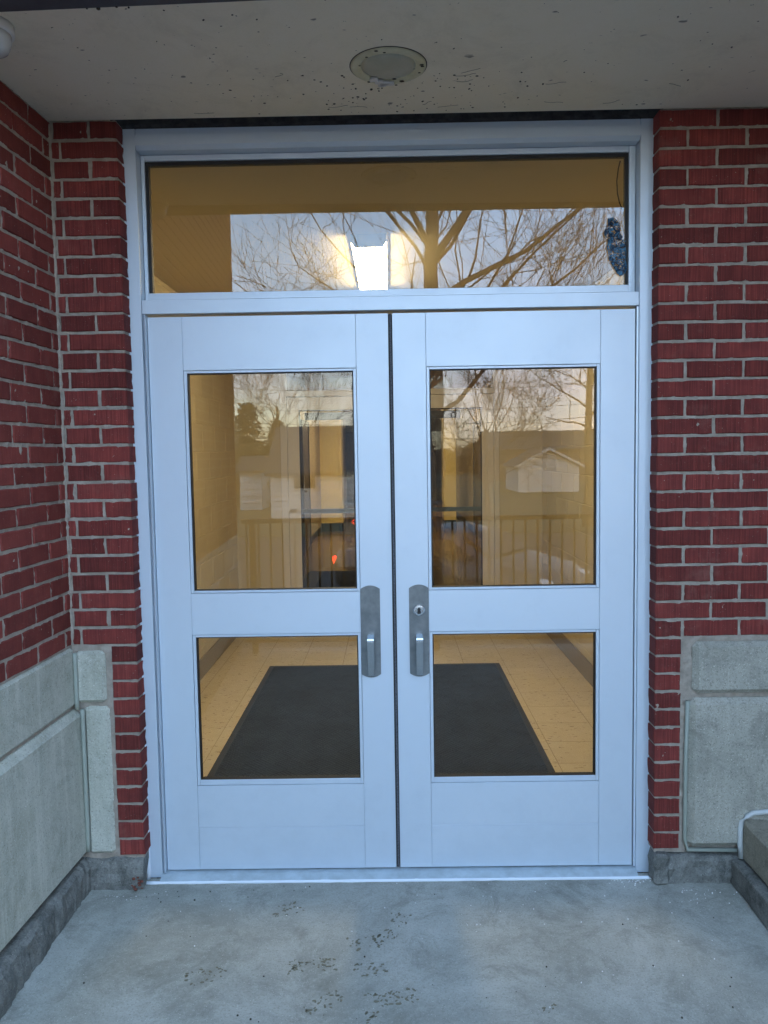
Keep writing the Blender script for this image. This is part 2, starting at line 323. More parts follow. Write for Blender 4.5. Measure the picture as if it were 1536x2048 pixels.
def prism(bm, pts, a0, a1, axis):
    """extrude polygon pts; axis x: pts=(y,z); y: pts=(x,z); z: pts=(x,y)"""
    def P(p, a):
        return {'x': (a, p[0], p[1]), 'y': (p[0], a, p[1]), 'z': (p[0], p[1], a)}[axis]
    A = [bm.verts.new(P(p, a0)) for p in pts]; B = [bm.verts.new(P(p, a1)) for p in pts]
    bm.faces.new(A); bm.faces.new(B[::-1]); n = len(pts)
    for i in range(n): bm.faces.new((A[i], B[i], B[(i + 1) % n], A[(i + 1) % n]))
def prism_obj(name, pts, a0, a1, axis, m, parent=None, smooth=False):
    bm = bmesh.new(); prism(bm, pts, a0, a1, axis); o = link(name, mesh_from(bm, name, m, smooth), parent)
    if parent: o.location = -parent.location if not parent.rotation_euler.z else (0, 0, 0)
    return o
def tube(bm, pts, rad, n=8, cap=True):
    """pts list of Vector, rad list/number"""
    if not isinstance(rad, (list, tuple)): rad = [rad] * len(pts)
    rings = []
    for i, p in enumerate(pts):
        t = (pts[min(i + 1, len(pts) - 1)] - pts[max(i - 1, 0)]).normalized()
        u = t.cross(Vector((0.13, 0.2, 1)) if abs(t.z) < .9 else Vector((1, 0.1, 0))).normalized(); v = t.cross(u)
        rings.append([bm.verts.new(p + rad[i] * (math.cos(2 * PI * k / n) * u + math.sin(2 * PI * k / n) * v)) for k in range(n)])
    for a, b in zip(rings, rings[1:]):
        for k in range(n): bm.faces.new((a[k], a[(k + 1) % n], b[(k + 1) % n], b[k]))
    if cap and n > 2: bm.faces.new(rings[0][::-1]); bm.faces.new(rings[-1])
def lathe(bm, prof, n=40, c=(0, 0, 0), axis='z'):
    rings = []
    for r, h in prof:
        ring = []
        for k in range(n):
            a = 2 * PI * k / n
            p = (c[0] + r * math.cos(a), c[1] + r * math.sin(a), c[2] + h) if axis == 'z' else (c[0] + r * math.cos(a), c[1] + h, c[2] + r * math.sin(a))
            ring.append(bm.verts.new(p))
        rings.append(ring)
    for a, b in zip(rings, rings[1:]):
        for k in range(n): bm.faces.new((a[k], a[(k + 1) % n], b[(k + 1) % n], b[k]))
    bm.faces.new(rings[0][::-1]); bm.faces.new(rings[-1])

# bricks ---------------------------------------------------------
_bm_cache = {}
def brick_mesh(l, h, m, depth=.085, variant=0):
    key = (round(l, 3), round(h, 3), m.name, depth, variant)
    if key in _bm_cache: return _bm_cache[key]
    rnd = random.Random(hash((round(l * 1000), variant, 5)) & 0xffff)
    # outline of the face, slightly uneven, chamfered front arris
    nx = max(2, min(5, int(l / .045) + 1)); pts = []
    def j(a=.0016): return rnd.uniform(-a, a)
    for i in range(nx + 1): pts.append((l * i / nx, 0))
    pts.append((l, h / 2))
    for i in range(nx, -1, -1): pts.append((l * i / nx, h))
    pts.append((0, h / 2))
    pts = [(x + j(), z + j(.0013)) for x, z in pts]
    cx_, cz_ = l / 2, h / 2
    bm = bmesh.new(); n = len(pts)
    e = .0030
    fr = [bm.verts.new((x + (e if x < cx_ else -e) * (abs(x - cx_) > l * .4), j(.0006), z + (e if z < cz_ else -e) * (abs(z - cz_) > h * .3))) for x, z in pts]
    rim = [bm.verts.new((x, .0035, z)) for x, z in pts]
    bk = [bm.verts.new((x, depth, z)) for x, z in pts]
    bm.faces.new(fr)
    for a, b in ((fr, rim), (rim, bk)):
        for i in range(n): bm.faces.new((a[i], b[i], b[(i + 1) % n], a[(i + 1) % n]))
    me = mesh_from(bm, 'brick', m); _bm_cache[key] = me; return me
def brick(parent, x, y, z, l, h, m, depth=.085):
    """x = local start, y = local face plane of its wall's frame"""
    me = brick_mesh(l, h, m, depth, random.randrange(3))
    o = bpy.data.objects.new('brick', me); COL.objects.link(o); o.parent = parent
    o.location = (x + random.uniform(-.001, .001), y + random.uniform(-.0018, .0012), z + random.uniform(-.0008, .0008))
    o.rotation_euler = (random.uniform(-.004, .004), random.uniform(-.003, .003), random.uniform(-.003, .003))
    return o
def rough_sheet(name, parent, x0, x1, z0, z1, y, m, cell=.007, amp=.0048, bias=0, seed=0, skip=None):
    """squeezed mortar: a bumpy sheet in the wall's plane (local x,z), front towards -y"""
    nx = max(2, int((x1 - x0) / cell)); nz = max(2, int((z1 - z0) / cell)); vs = []; fs = []
    for k in range(nz + 1):
        for i in range(nx + 1):
            x = x0 + (x1 - x0) * i / nx; z = z0 + (z1 - z0) * k / nz
            a = noise.noise(Vector((x * 38 + seed, z * 38, seed))) + .7 * noise.noise(Vector((x * 90, z * 90, seed + 3.3)))
            vs.append((x, y - amp * a - bias, z))
    W = nx + 1
    for k in range(nz):
        for i in range(nx):
            a = k * W + i; fs.append((a, a + 1, a + W + 1, a + W))
    me = bpy.data.meshes.new(name); me.from_pydata(vs, [], fs); me.materials.append(m)
    for p in me.polygons: p.use_smooth = True
    o = link(name, me, parent); return o

CH = .0667; Z0 = .123; J = .0105       # course height, first bed, joint
BY = -.07                              # plane of the brick faces beside the door
SOF = 2.790

# ================================================================ GROUND AND FLOORS
porch = box('porch_floor', -6, 6, -3.6, -.005, -.35, 0, FLOORC); tag(porch, 'grey mottled concrete porch floor before the doors', 'floor', kind='structure')
ground = box('parking_lot', -120, 120, -200, 60, -1.4, -1.15, ASPHALT); tag(ground, 'dark asphalt parking lot beyond the porch railing', 'ground', kind='structure')
lawn = box('lawn', -120, 120, -200, -24, -1.15, -1.10, GRASS); tag(lawn, 'brown winter lawn round the far houses', 'lawn', kind='structure')

# ================================================================ WALL LEFT OF THE DOOR
wl = empty('brick_wall', (0, BY, 0), 'narrow strip of ridged red brick between door frame and projecting wall', 'brick wall')
XL0, XL1 = -1.190, -.944
for k in range(40):
    z = Z0 + CH * k + J / 2; h = CH - J
    if k < 12:
        brick(wl, XL1 - .095, 0, z, .095, h, BRICK)
    elif k % 2 == 0:
        brick(wl, XL1 - .197, 0, z, .197, h, BRICK); brick(wl, XL0 - .02, 0, z, (XL1 - .197 - J) - (XL0 - .02), h, BRICK)
    else:
        brick(wl, XL1 - .095, 0, z, .095, h, BRICK); brick(wl, XL1 - .095 - J - .12, 0, z, .12, h, BRICK)
rough_sheet('mortar', wl, XL0 - .03, XL1 - .004, Z0 - .01, SOF, .0045, MORTAR, seed=1)
bm = bmesh.new(); bm_box(bm, XL0 - .03, XL1 - .0035, .008, .088, Z0 - .01, SOF)
link('mortar_bed', mesh_from(bm, 'mortar_bed', MORTAR), wl)
bm = bmesh.new()
tube(bm, [Vector((-1.181 + .003 * noise.noise(Vector((i * .35, 3, 3))), -.001, .93 + i * .012)) for i in range(155)], [.0075 + .006 * noise.noise(Vector((i * .6, 1, 7))) for i in range(155)], 7)
link('corner_mortar', mesh_from(bm, 'corner_mortar', MORTAR), wl)
def stone(parent, x0, x1, z0, z1, y, m, ch=.012, depth=.08, name='stone_block'):
    bm = bmesh.new(); bm_box(bm, x0, x1, y, y + depth, z0, z1, ch)
    bmesh.ops.subdivide_edges(bm, edges=[e for e in bm.edges if e.calc_length() > .08], cuts=3, use_grid_fill=True)
    for v in bm.verts:
        n_ = noise.noise(v.co * 9); v.co += Vector((noise.noise(v.co * 14) * .0015, n_ * .0015, noise.noise(v.co * 13 + Vector((3, 1, 2))) * .0015))
    return link(name, mesh_from(bm, name, m), parent)
stone(wl, -1.170, -1.062, .713, .905, -.012, STONE)
stone(wl, -1.150, -1.054, .135, .697, -.008, STONE)
bm = bmesh.new(); tube(bm, [Vector((-1.168, -.014, .90 - i * .03)) + Vector((noise.noise(Vector((i, 0, 0))) * .002, 0, 0)) for i in range(8)], .0085, 8)
tube(bm, [Vector((-1.150, -.012, .69 - i * .03)) + Vector((noise.noise(Vector((i, 5, 0))) * .002, 0, 0)) for i in range(19)], .0085, 8)
link('sealant_bead', mesh_from(bm, 'sealant_bead', CAULKG, True), wl)
def rubble_base(name, parent, x0, x1, y, z1, m, depth=.06, seed=0, amp=.012, cell=.012):
    """lumpy hand-packed mortar kerb: front face and sloping top"""
    nx = max(3, int((x1 - x0) / cell)); prof = [(0, 0), (-.002, .03), (0, .06), (.001, .085), (.006, z1 - .006), (.022, z1), (depth, z1 + .004)]
    vs, fs = [], []
    for i in range(nx + 1):
        x = x0 + (x1 - x0) * i / nx
        for (py, pz) in prof:
            a = noise.noise(Vector((x * 16 + seed, pz * 26, seed))) + .6 * noise.noise(Vector((x * 45, pz * 50, seed + 9)))
            vs.append((x, y + py - amp * max(-.4, a) * (0 if py == depth else 1), pz + .35 * amp * a * (pz > .08)))
    n = len(prof)
    for i in range(nx):
        for k in range(n - 1):
            a = i * n + k; fs.append((a, a + n, a + n + 1, a + 1))
    fs.append(tuple(range(n))); fs.append(tuple(nx * n + k for k in reversed(range(n))))
    me = bpy.data.meshes.new(name); me.from_pydata(vs, [], fs); me.materials.append(m)
    return link(name, me, parent)
rubble_base('mortar_kerb', wl, -1.17, -.948, -.014, .118, BASE, seed=2, amp=.010, depth=.10)
bm = bmesh.new()
for i in range(11):
    c = Vector((-.962 + random.uniform(-.02, .012), -.018 + random.uniform(-.03, .005), .008 + random.random() * .05)); r = random.uniform(.003, .009)
    bmesh.ops.create_icosphere(bm, subdivisions=1, radius=r, matrix=Matrix.Translation(c) @ Matrix.Rotation(i, 4, 'X') @ Matrix.Diagonal((1, .8, .6, 1)))
tag(link('brick_rubble', mesh_from(bm, 'brick_rubble', RUST), wl), 'crumbled red brick bits at the foot of the frame')

# ================================================================ WALL RIGHT OF THE DOOR
wr = empty('brick_wall', (0, BY, 0), 'wide ridged red brick wall over a pale stone plinth, ledge at its foot', 'brick wall')
XR0, XR1 = .953, 2.10
for k in range(40):
    z = Z0 + CH * k + J / 2; h = CH - J
    brick(wr, XR0, 0, z, .095 if (k < 12 or k % 2 == 0) else .197, h, BRICK)
    if k >= 12:
        x = XR0 + (.095 if k % 2 == 0 else .197) + J
        while x < XR1:
            brick(wr, x, 0, z, .1945, h, BRICK); x += .205
rough_sheet('mortar', wr, XR0 + .004, XR1, Z0 - .01, SOF, .0045, MORTAR, seed=4)
bm = bmesh.new(); bm_box(bm, XR0 + .0035, XR1, .008, .088, Z0 - .01, SOF)
link('mortar_bed', mesh_from(bm, 'mortar_bed', MORTAR), wr)
stone(wr, 1.088, 1.75, .716, .909, -.020, STONE_D, .018); stone(wr, 1.755, 2.2, .716, .909, -.020, STONE_D, .018)
stone(wr, 1.075, 1.75, .140, .700, -.024, STONE_D, .020); stone(wr, 1.755, 2.2, .140, .700, -.024, STONE_D, .020)
bm = bmesh.new(); tube(bm, [Vector((1.071, -.006, .69)), Vector((1.066, -.006, .45)), Vector((1.066, -.006, .17)), Vector((1.075, -.006, .128)), Vector((1.30, -.01, .124))], .008, 8)
link('sealant_bead', mesh_from(bm, 'sealant_bead', CAULKG, True), wr)
rubble_base('mortar_kerb', wr, .968, 1.30, -.012, .108, BASE, seed=7, amp=.012, depth=.10)
bm = bmesh.new(); vs = bm_box(bm, .950, 1.005, -.030, .06, 0, .118, .010)
bmesh.ops.subdivide_edges(bm, edges=[e for e in bm.edges if e.calc_length() > .02], cuts=5, use_grid_fill=True)
for v in bm.verts: v.co.x += noise.noise(v.co * 30) * .010; v.co.y += noise.noise(v.co * 50) * .006; v.co.y += noise.noise(v.co * 22 + Vector((5, 5, 5))) * .005
tag(link('kerb_stub', mesh_from(bm, 'kerb_stub', BASE), wr), 'chipped mortar lump at the foot of the frame')

# ================================================================ PROJECTING WALL (left), slightly splayed
ang = math.atan(.047)
ww = empty('brick_wall', (-1.180, BY, 0), 'projecting smooth red brick wall on pale stone plinth at the left', 'brick wall', rotz=PI / 2 - ang)
# local frame: x runs along the wall towards the corner (outwards is negative), y into the wall, z up
LW = 3.98
far_bm = bmesh.new()
for k in range(12, 40):
    z = Z0 + CH * k + J / 2; h = CH - J
    x = 0.0; first = True
    while x < LW:
        l = (.042 if k % 2 == 0 else .138) if first else .1945
        st = -.03 if first else x
        ln = l + .03 if first else l
        if st < 1.9: brick(ww, -(st + ln), 0, z, ln, h, BRICK_S)
        else: bm_box(far_bm, -min(st + ln, LW), -st, random.uniform(-.001, .001), .085, z, z + h)
        x += l + J; first = False
for k in range(40, 70):
    z = Z0 + CH * k + J / 2; x = .95 + .1 * (k % 2)
    while x < LW:
        bm_box(far_bm, -min(x + .1945, LW), -x, random.uniform(-.001, .001), .085, z, z + CH - J); x += .205
tag(link('brick', mesh_from(far_bm, 'brick_far', BRICK_S), ww), 'smooth red bricks further along the wall', kind='stuff')
rough_sheet('mortar', ww, -1.6, .02, Z0 + 12 * CH, SOF, .0040, MORTAR, seed=9, amp=.0042)
bm = bmesh.new(); bm_box(bm, -LW + .003, .02, .0062, .20, .02, SOF); bm_box(bm, -LW + .003, -.945, .0062, .20, SOF + .002, Z0 + CH * 70)
link('mortar_bed', mesh_from(bm, 'mortar_bed', MORTAR), ww)
xs = [0, 1.42, 2.72, 3.98]
for a, b in zip(xs, xs[1:]):
    stone(ww, -b + .008, -a, .700, Z0 + 12 * CH - .004, -.004, STONE, .010)
    bm = bmesh.new(); prism(bm, [(.0, .125), (.08, .125), (.08, .690), (.0, .690), (-.020, .664), (-.024, .15)], -b + .008, -a, 'x')
    link('stone_block', mesh_from(bm, 'stone_block', STONE), ww)
bm = bmesh.new()
nx = 200
prof = [(-.030, 0), (-.034, .05), (-.030, .085), (-.026, .108), (-.010, .122), (.05, .126)]
vs = []
for i in range(nx + 1):
    x = -LW * (i / nx) ** 1.3
    vs.append([bm.verts.new((x, py - .046 * min(-x, .8) * (py < 0) - .009 * noise.noise(Vector((x * 11, pz * 20, 2))) - .008 * noise.noise(Vector((x * 40, pz * 40, 2))), pz + (.004 * noise.noise(Vector((x * 15, 1, pz * 9))) if pz > .02 else 0))) for py, pz in prof])
for a, b in zip(vs, vs[1:]):
    for k in range(len(prof) - 1): bm.faces.new((a[k], b[k], b[k + 1], a[k + 1]))
link('mortar_kerb', mesh_from(bm, 'mortar_kerb', BASE), ww)

# ================================================================ BLOCK LEDGE at the right foot
lg = empty('concrete_ledge', (1.27, -.10, 0), 'rough concrete slab ledge low in the right corner, dark gap beneath', 'ledge')
bm = bmesh.new(); bm_box(bm, 0, .80, -1.35, .028, .098, .248, .010)
bmesh.ops.subdivide_edges(bm, edges=[e for e in bm.edges if e.calc_length() > .05], cuts=14, use_grid_fill=True)
for v in bm.verts:
    v.co.x += noise.noise(v.co * 15) * .004; v.co.z += noise.noise(v.co * 19) * .003
link('slab', mesh_from(bm, 'slab', LEDGE), lg)
bm = bmesh.new(); bm_box(bm, -.036, .76, -1.31, .012, 0, .096, .006)
bmesh.ops.subdivide_edges(bm, edges=[e for e in bm.edges if e.calc_length() > .05], cuts=12, use_grid_fill=True)
for v in bm.verts: v.co.x += noise.noise(v.co * 17) * .005
link('footing', mesh_from(bm, 'footing', BASE), lg)
bm = bmesh.new()
pp = [Vector((-.004, .002, .105)), Vector((-.010, .0, .16)), Vector((-.010, .0, .215)), Vector((-.004, .0, .243)), Vector((.012, .0, .264)), Vector((.035, .0, .275)), Vector((.10, .0, .280)), Vector((.3, .0, .280)), Vector((.8, .0, .280))]
tube(bm, pp, .0095, 10); link('caulk_bead', mesh_from(bm, 'caulk_bead', mat('white_caulk', (.50, .54, .54), .5), True), lg)

# unseen return wall, added to darken the right corner
rw = empty('brick_wall', (2.10, BY, 0), 'added unseen red brick return wall shading the right side of the porch', 'brick wall')
bmr = bmesh.new()
for k in range(68):
    z = Z0 + CH * k + J / 2; x = (-.1 * (k % 2)) if k < 40 else .95 + .1 * (k % 2)
    while x < 3.3:
        bm_box(bmr, 0, .085, -min(3.3, x + .1945), -max(0, x), z, z + CH - J); x += .205
tag(link('brick', mesh_from(bmr, 'brick_far', BRICK_S), rw), None, kind='stuff')
bm = bmesh.new(); bm_box(bm, .006, .2, -3.297, 0, 0, SOF); bm_box(bm, .006, .2, -3.297, -.95, SOF + .002, Z0 + CH * 68); link('mortar_bed', mesh_from(bm, 'mortar_bed', MORTAR), rw)

# ================================================================ CANOPY
cn = empty('porch_canopy', (0, -.07, SOF), 'stained grey painted concrete soffit over the doors with dark front edge', 'canopy')
bm = bmesh.new(); prism(bm, [(-1.75, -.665), (2.45, -.83), (2.45, .0), (-1.75, .0)], 0, .22, 'z')
link('soffit_slab', mesh_from(bm, 'soffit_slab', SOFFIT), cn)
bm = bmesh.new(); prism(bm, [(-1.75, -.85), (2.45, -.86), (2.45, -.83), (-1.75, -.665)], -.003, .24, 'z')
link('front_trim', mesh_from(bm, 'front_trim', GREYTRIM), cn)
bm = bmesh.new()
for (x, y, s) in [(-.75, -.70, .006), (-.70, -.706, .004), (-.67, -.70, .003), (-.78, -.70, .003)]:
    bmesh.ops.create_icosphere(bm, subdivisions=1, radius=s, matrix=Matrix.Translation((x, y, -.002)))
rn = random.Random(3)
for i in range(105):
    x = rn.gauss(.08, .26); y = rn.uniform(-.30, -.02); s = rn.uniform(.0012, .0042) * (1.5 if rn.random() < .1 else 1)
    bmesh.ops.create_icosphere(bm, subdivisions=1, radius=s, matrix=Matrix.Translation((x, y, -.0005)) @ Matrix.Rotation(rn.random() * 3, 4, 'Z') @ Matrix.Diagonal((rn.uniform(.8, 1.7), 1, .4, 1)))
for i in range(46):
    x = rn.uniform(-1.1, 1.7); y = rn.uniform(-.75, -.02); s = rn.uniform(.001, .0035)
    bmesh.ops.create_icosphere(bm, subdivisions=1, radius=s, matrix=Matrix.Translation((x, y, -.0005)) @ Matrix.Rotation(rn.random() * 3, 4, 'Z') @ Matrix.Diagonal((rn.uniform(.8, 1.8), 1, .4, 1)))
tag(link('dirt_flecks', mesh_from(bm, 'dirt_flecks', GRIT), cn), 'dark grime flecks and cobweb dirt', kind='stuff')
bm = bmesh.new()
for i in range(16):
    x = rn.gauss(.15, .35); y = rn.uniform(-.33, -.03); p = Vector((x, y, -.001)); pts = [p.copy()]; a = rn.random() * 6
    for q in range(6): a += rn.uniform(-.7, .7); p = p + Vector((math.cos(a) * .012, math.sin(a) * .006, -rn.random() * .001)); pts.append(p.copy())
    tube(bm, pts, .0006, 3)
tag(link('cobweb', mesh_from(bm, 'cobweb', GRIT), cn), None, kind='stuff')
# dark open joint between soffit and frame
bm = bmesh.new(); bm_box(bm, -.99, .99, .074, .10, -.0035, .10)
link('dark_joint', mesh_from(bm, 'dark_joint', DARKWOOD), cn)
bm = bmesh.new(); bm_box(bm, -2.6, 2.6, .1, .8, -.0, .22); link('slab_back', mesh_from(bm, 'slab_back', SOFFIT), cn)
rough_sheet('mastic_strip', cn, -.95, .965, -.004, .006, .060, DARKWOOD, cell=.004, amp=.005, seed=12)

sl = empty('soffit_light', (.010, -.420, SOF), 'round yellowed recessed light with a stained rim in the soffit', 'ceiling light')
bm = bmesh.new(); lathe(bm, [(.116, .004), (.116, -.003), (.110, -.007), (.096, -.009), (.088, -.006), (.083, -.001)], 56); link('rim', mesh_from(bm, 'rim', DIRTYWHITE, True), sl)
bm = bmesh.new(); lathe(bm, [(.084, .002), (.083, -.002), (.07, -.006), (.04, -.009), (.004, -.010)], 48); link('lens', mesh_from(bm, 'lens', LENS, True), sl)
bm = bmesh.new(); lathe(bm, [(.1185, .001), (.1185, -.0012)], 56); link('shadow_gap', mesh_from(bm, 'shadow_gap', GASKET), sl)
bm = bmesh.new()
for i, (ax, ay) in enumerate([(-.046, .068), (-.030, .086), (-.012, .094), (.004, .096), (-.020, .103)]):
    bm_box(bm, ax - .013, ax + .014, ay - .011, ay + .011, -.013, -.004, .003)
for v in bm.verts: v.co += Vector((noise.noise(v.co * 60) * .004, noise.noise(v.co * 70) * .003, 0))
tag(link('clip', mesh_from(bm, 'clip', WHITEP), sl), 'broken whitish piece on the inner edge')
bm = bmesh.new()
for (a, r, s) in [(2.2, .104, .005), (1.95, .10, .004), (.3, .10, .004), (-.1, .104, .005), (-.2, .103, .006), (1.1, .094, .007), (1.35, .112, .004), (4.4, .115, .005), (4.0, .098, .004), (4.6, .10, .004), (3.4, .09, .003), (1.3, .07, .006)]:
    bmesh.ops.create_icosphere(bm, subdivisions=1, radius=s, matrix=Matrix.Translation((r * math.cos(a), r * math.sin(a), -.009)) @ Matrix.Diagonal((1.3, .8, .3, 1)))
tag(link('dirt', mesh_from(bm, 'dirt', GRIT), sl), None, kind='stuff')

dm = empty('dome_fixture', (-1.080, -.70, SOF), 'small white dome fixture on the soffit, cut by the top left edge', 'security dome')
bm = bmesh.new(); lathe(bm, [(.070, .003), (.070, -.022), (.066, -.026)], 36); link('housing', mesh_from(bm, 'housing', WHITEP, True), dm)
bm = bmesh.new(); lathe(bm, [(.062, -.024), (.061, -.045), (.052, -.066), (.032, -.079), (.004, -.083)], 36); link('dome', mesh_from(bm, 'dome', mat('milky_dome', (.45, .47, .47), .25), True), dm)

# ================================================================ OUTER DOOR FRAME
fr = empty('door_frame', (0, 0, 0), 'pale blue-grey aluminium frame with transom window round the double doors', 'door frame')
FT = 2.786
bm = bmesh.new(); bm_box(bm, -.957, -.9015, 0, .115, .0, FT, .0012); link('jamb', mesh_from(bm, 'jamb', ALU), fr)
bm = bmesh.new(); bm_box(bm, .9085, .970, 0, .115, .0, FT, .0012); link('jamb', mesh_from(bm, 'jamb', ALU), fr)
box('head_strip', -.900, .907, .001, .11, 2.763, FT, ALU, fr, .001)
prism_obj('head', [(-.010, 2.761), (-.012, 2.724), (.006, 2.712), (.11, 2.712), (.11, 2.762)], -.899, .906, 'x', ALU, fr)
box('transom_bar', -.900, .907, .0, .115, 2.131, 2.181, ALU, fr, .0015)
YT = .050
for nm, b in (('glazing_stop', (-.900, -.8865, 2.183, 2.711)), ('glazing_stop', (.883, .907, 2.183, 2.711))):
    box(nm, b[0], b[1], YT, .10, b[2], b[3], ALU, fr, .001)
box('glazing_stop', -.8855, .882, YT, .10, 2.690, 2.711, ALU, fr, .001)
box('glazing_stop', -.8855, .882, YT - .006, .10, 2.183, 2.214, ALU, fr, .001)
# black gasket and pane
gbm = bmesh.new()
for b in ((-.8855, -.8735, 2.215, 2.689), (.871, .882, 2.215, 2.689), (-.8735, .871, 2.676, 2.689)): bm_box(gbm, b[0], b[1], YT + .007, YT + .03, b[2], b[3])
link('gasket', mesh_from(gbm, 'gasket', GASKET), fr)
box('transom_glass', -.880, .877, YT + .012, YT + .020, 2.212, 2.685, GLASS_T, fr)
# hinge cover strips and rebates
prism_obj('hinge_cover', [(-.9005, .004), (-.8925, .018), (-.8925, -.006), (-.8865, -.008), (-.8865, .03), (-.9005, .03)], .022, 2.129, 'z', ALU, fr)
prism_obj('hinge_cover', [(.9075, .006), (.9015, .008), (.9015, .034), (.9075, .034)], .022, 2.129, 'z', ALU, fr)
bm = bmesh.new(); prism(bm, [(-.045, 0), (-.045, .010), (-.012, .019), (.11, .020), (.11, 0)], -.900, .907, 'x')
link('threshold', mesh_from(bm, 'threshold', mat('pale_threshold', (.50, .60, .66), .45, metal=.2, var=(.40, .48, .52), vscale=20)), fr)
# caulk line round the frame
bm = bmesh.new()
def wob(x, y, z0, z1, n, s):
    return [Vector((x + noise.noise(Vector((i * .7, s, 0))) * .0025, y, z0 + (z1 - z0) * i / n)) for i in range(n + 1)]
tube(bm, wob(-.954, -.004, .0, 2.77, 90, 1), [.009 + .002 * noise.noise(Vector((i * .5, 8, 1))) for i in range(91)], 8)
tube(bm, wob(.966, -.004, .0, 2.77, 90, 4), [.0085 + .003 * noise.noise(Vector((i * .5, 3, 1))) for i in range(91)], 8)
tube(bm, [Vector((-.95 + i * .03, -.045 + noise.noise(Vector((i * .8, 2, 2))) * .002, .004)) for i in range(65)], [.006 + .002 * noise.noise(Vector((i * .6, 7, 1))) for i in range(65)], 8)
link('caulk', mesh_from(bm, 'caulk', CAULK, True), fr)
box('door_gap', -.884, .90, .060, .064, .02, 2.13, GASKET, fr) if False else None

# ================================================================ DOOR LEAVES
def door_leaf(x0, x1, s0, s1, label, lock):
    """x0..x1 leaf, s0 / s1 inner edges of its stiles"""
    d = empty('glass_door', (x0, .012, .022), label, 'door', 'pair of entrance doors')
    off = Vector((x0, .012, .022))
    def bx(nm, a, b, y0, y1, z0, z1, m, ch=.0008, par=d):
        bm = bmesh.new(); bm_box(bm, a - off.x, b - off.x, y0, y1, z0 - off.z, z1 - off.z, ch); return link(nm, mesh_from(bm, nm, m), par)
    T = 2.121
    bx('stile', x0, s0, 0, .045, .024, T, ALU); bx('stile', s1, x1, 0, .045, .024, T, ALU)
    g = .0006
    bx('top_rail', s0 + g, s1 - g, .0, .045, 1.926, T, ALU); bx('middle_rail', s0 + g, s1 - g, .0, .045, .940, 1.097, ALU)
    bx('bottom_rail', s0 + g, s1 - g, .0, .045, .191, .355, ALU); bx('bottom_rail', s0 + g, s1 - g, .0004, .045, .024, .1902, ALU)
    for (z0, z1) in ((1.0985, 1.9245), (.3565, .9385)):
        w_ = .0125; bz = .0085
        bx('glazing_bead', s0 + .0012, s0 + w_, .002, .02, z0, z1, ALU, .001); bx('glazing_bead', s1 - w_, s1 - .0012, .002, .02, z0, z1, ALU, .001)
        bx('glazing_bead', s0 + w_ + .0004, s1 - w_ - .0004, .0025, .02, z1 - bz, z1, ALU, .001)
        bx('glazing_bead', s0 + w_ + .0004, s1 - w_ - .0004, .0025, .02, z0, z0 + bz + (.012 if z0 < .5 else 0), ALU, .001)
        gb = bmesh.new(); a, b = s0 + w_ + .0004 - off.x, s1 - w_ - .0004 - off.x; c, e = z0 + bz - off.z, z1 - bz - off.z; k = .0038
        if z0 < .5: c += .012
        for q in ((a, a + k, c, e), (b - k, b, c, e), (a, b, c, c + k * .6), (a, b, e - k, e)): bm_box(gb, q[0], q[1], .006, .03, q[2], q[3])
        link('gasket', mesh_from(gb, 'gasket', GASKET), d)
        bx('glass_pane', s0 + .006, s1 - .006, .016, .0235, z0 + .002, z1 - .002, GLASS, 0)
    return d, off
dl, ol = door_leaf(-.8845, -.0035, -.7595, -.1225, 'left glass door, closed, plain steel pull plate without a lock', False)
dr, orr = door_leaf(.0115, .8975, .1330, .7715, 'right glass door, closed, steel pull plate with a round key lock', True)
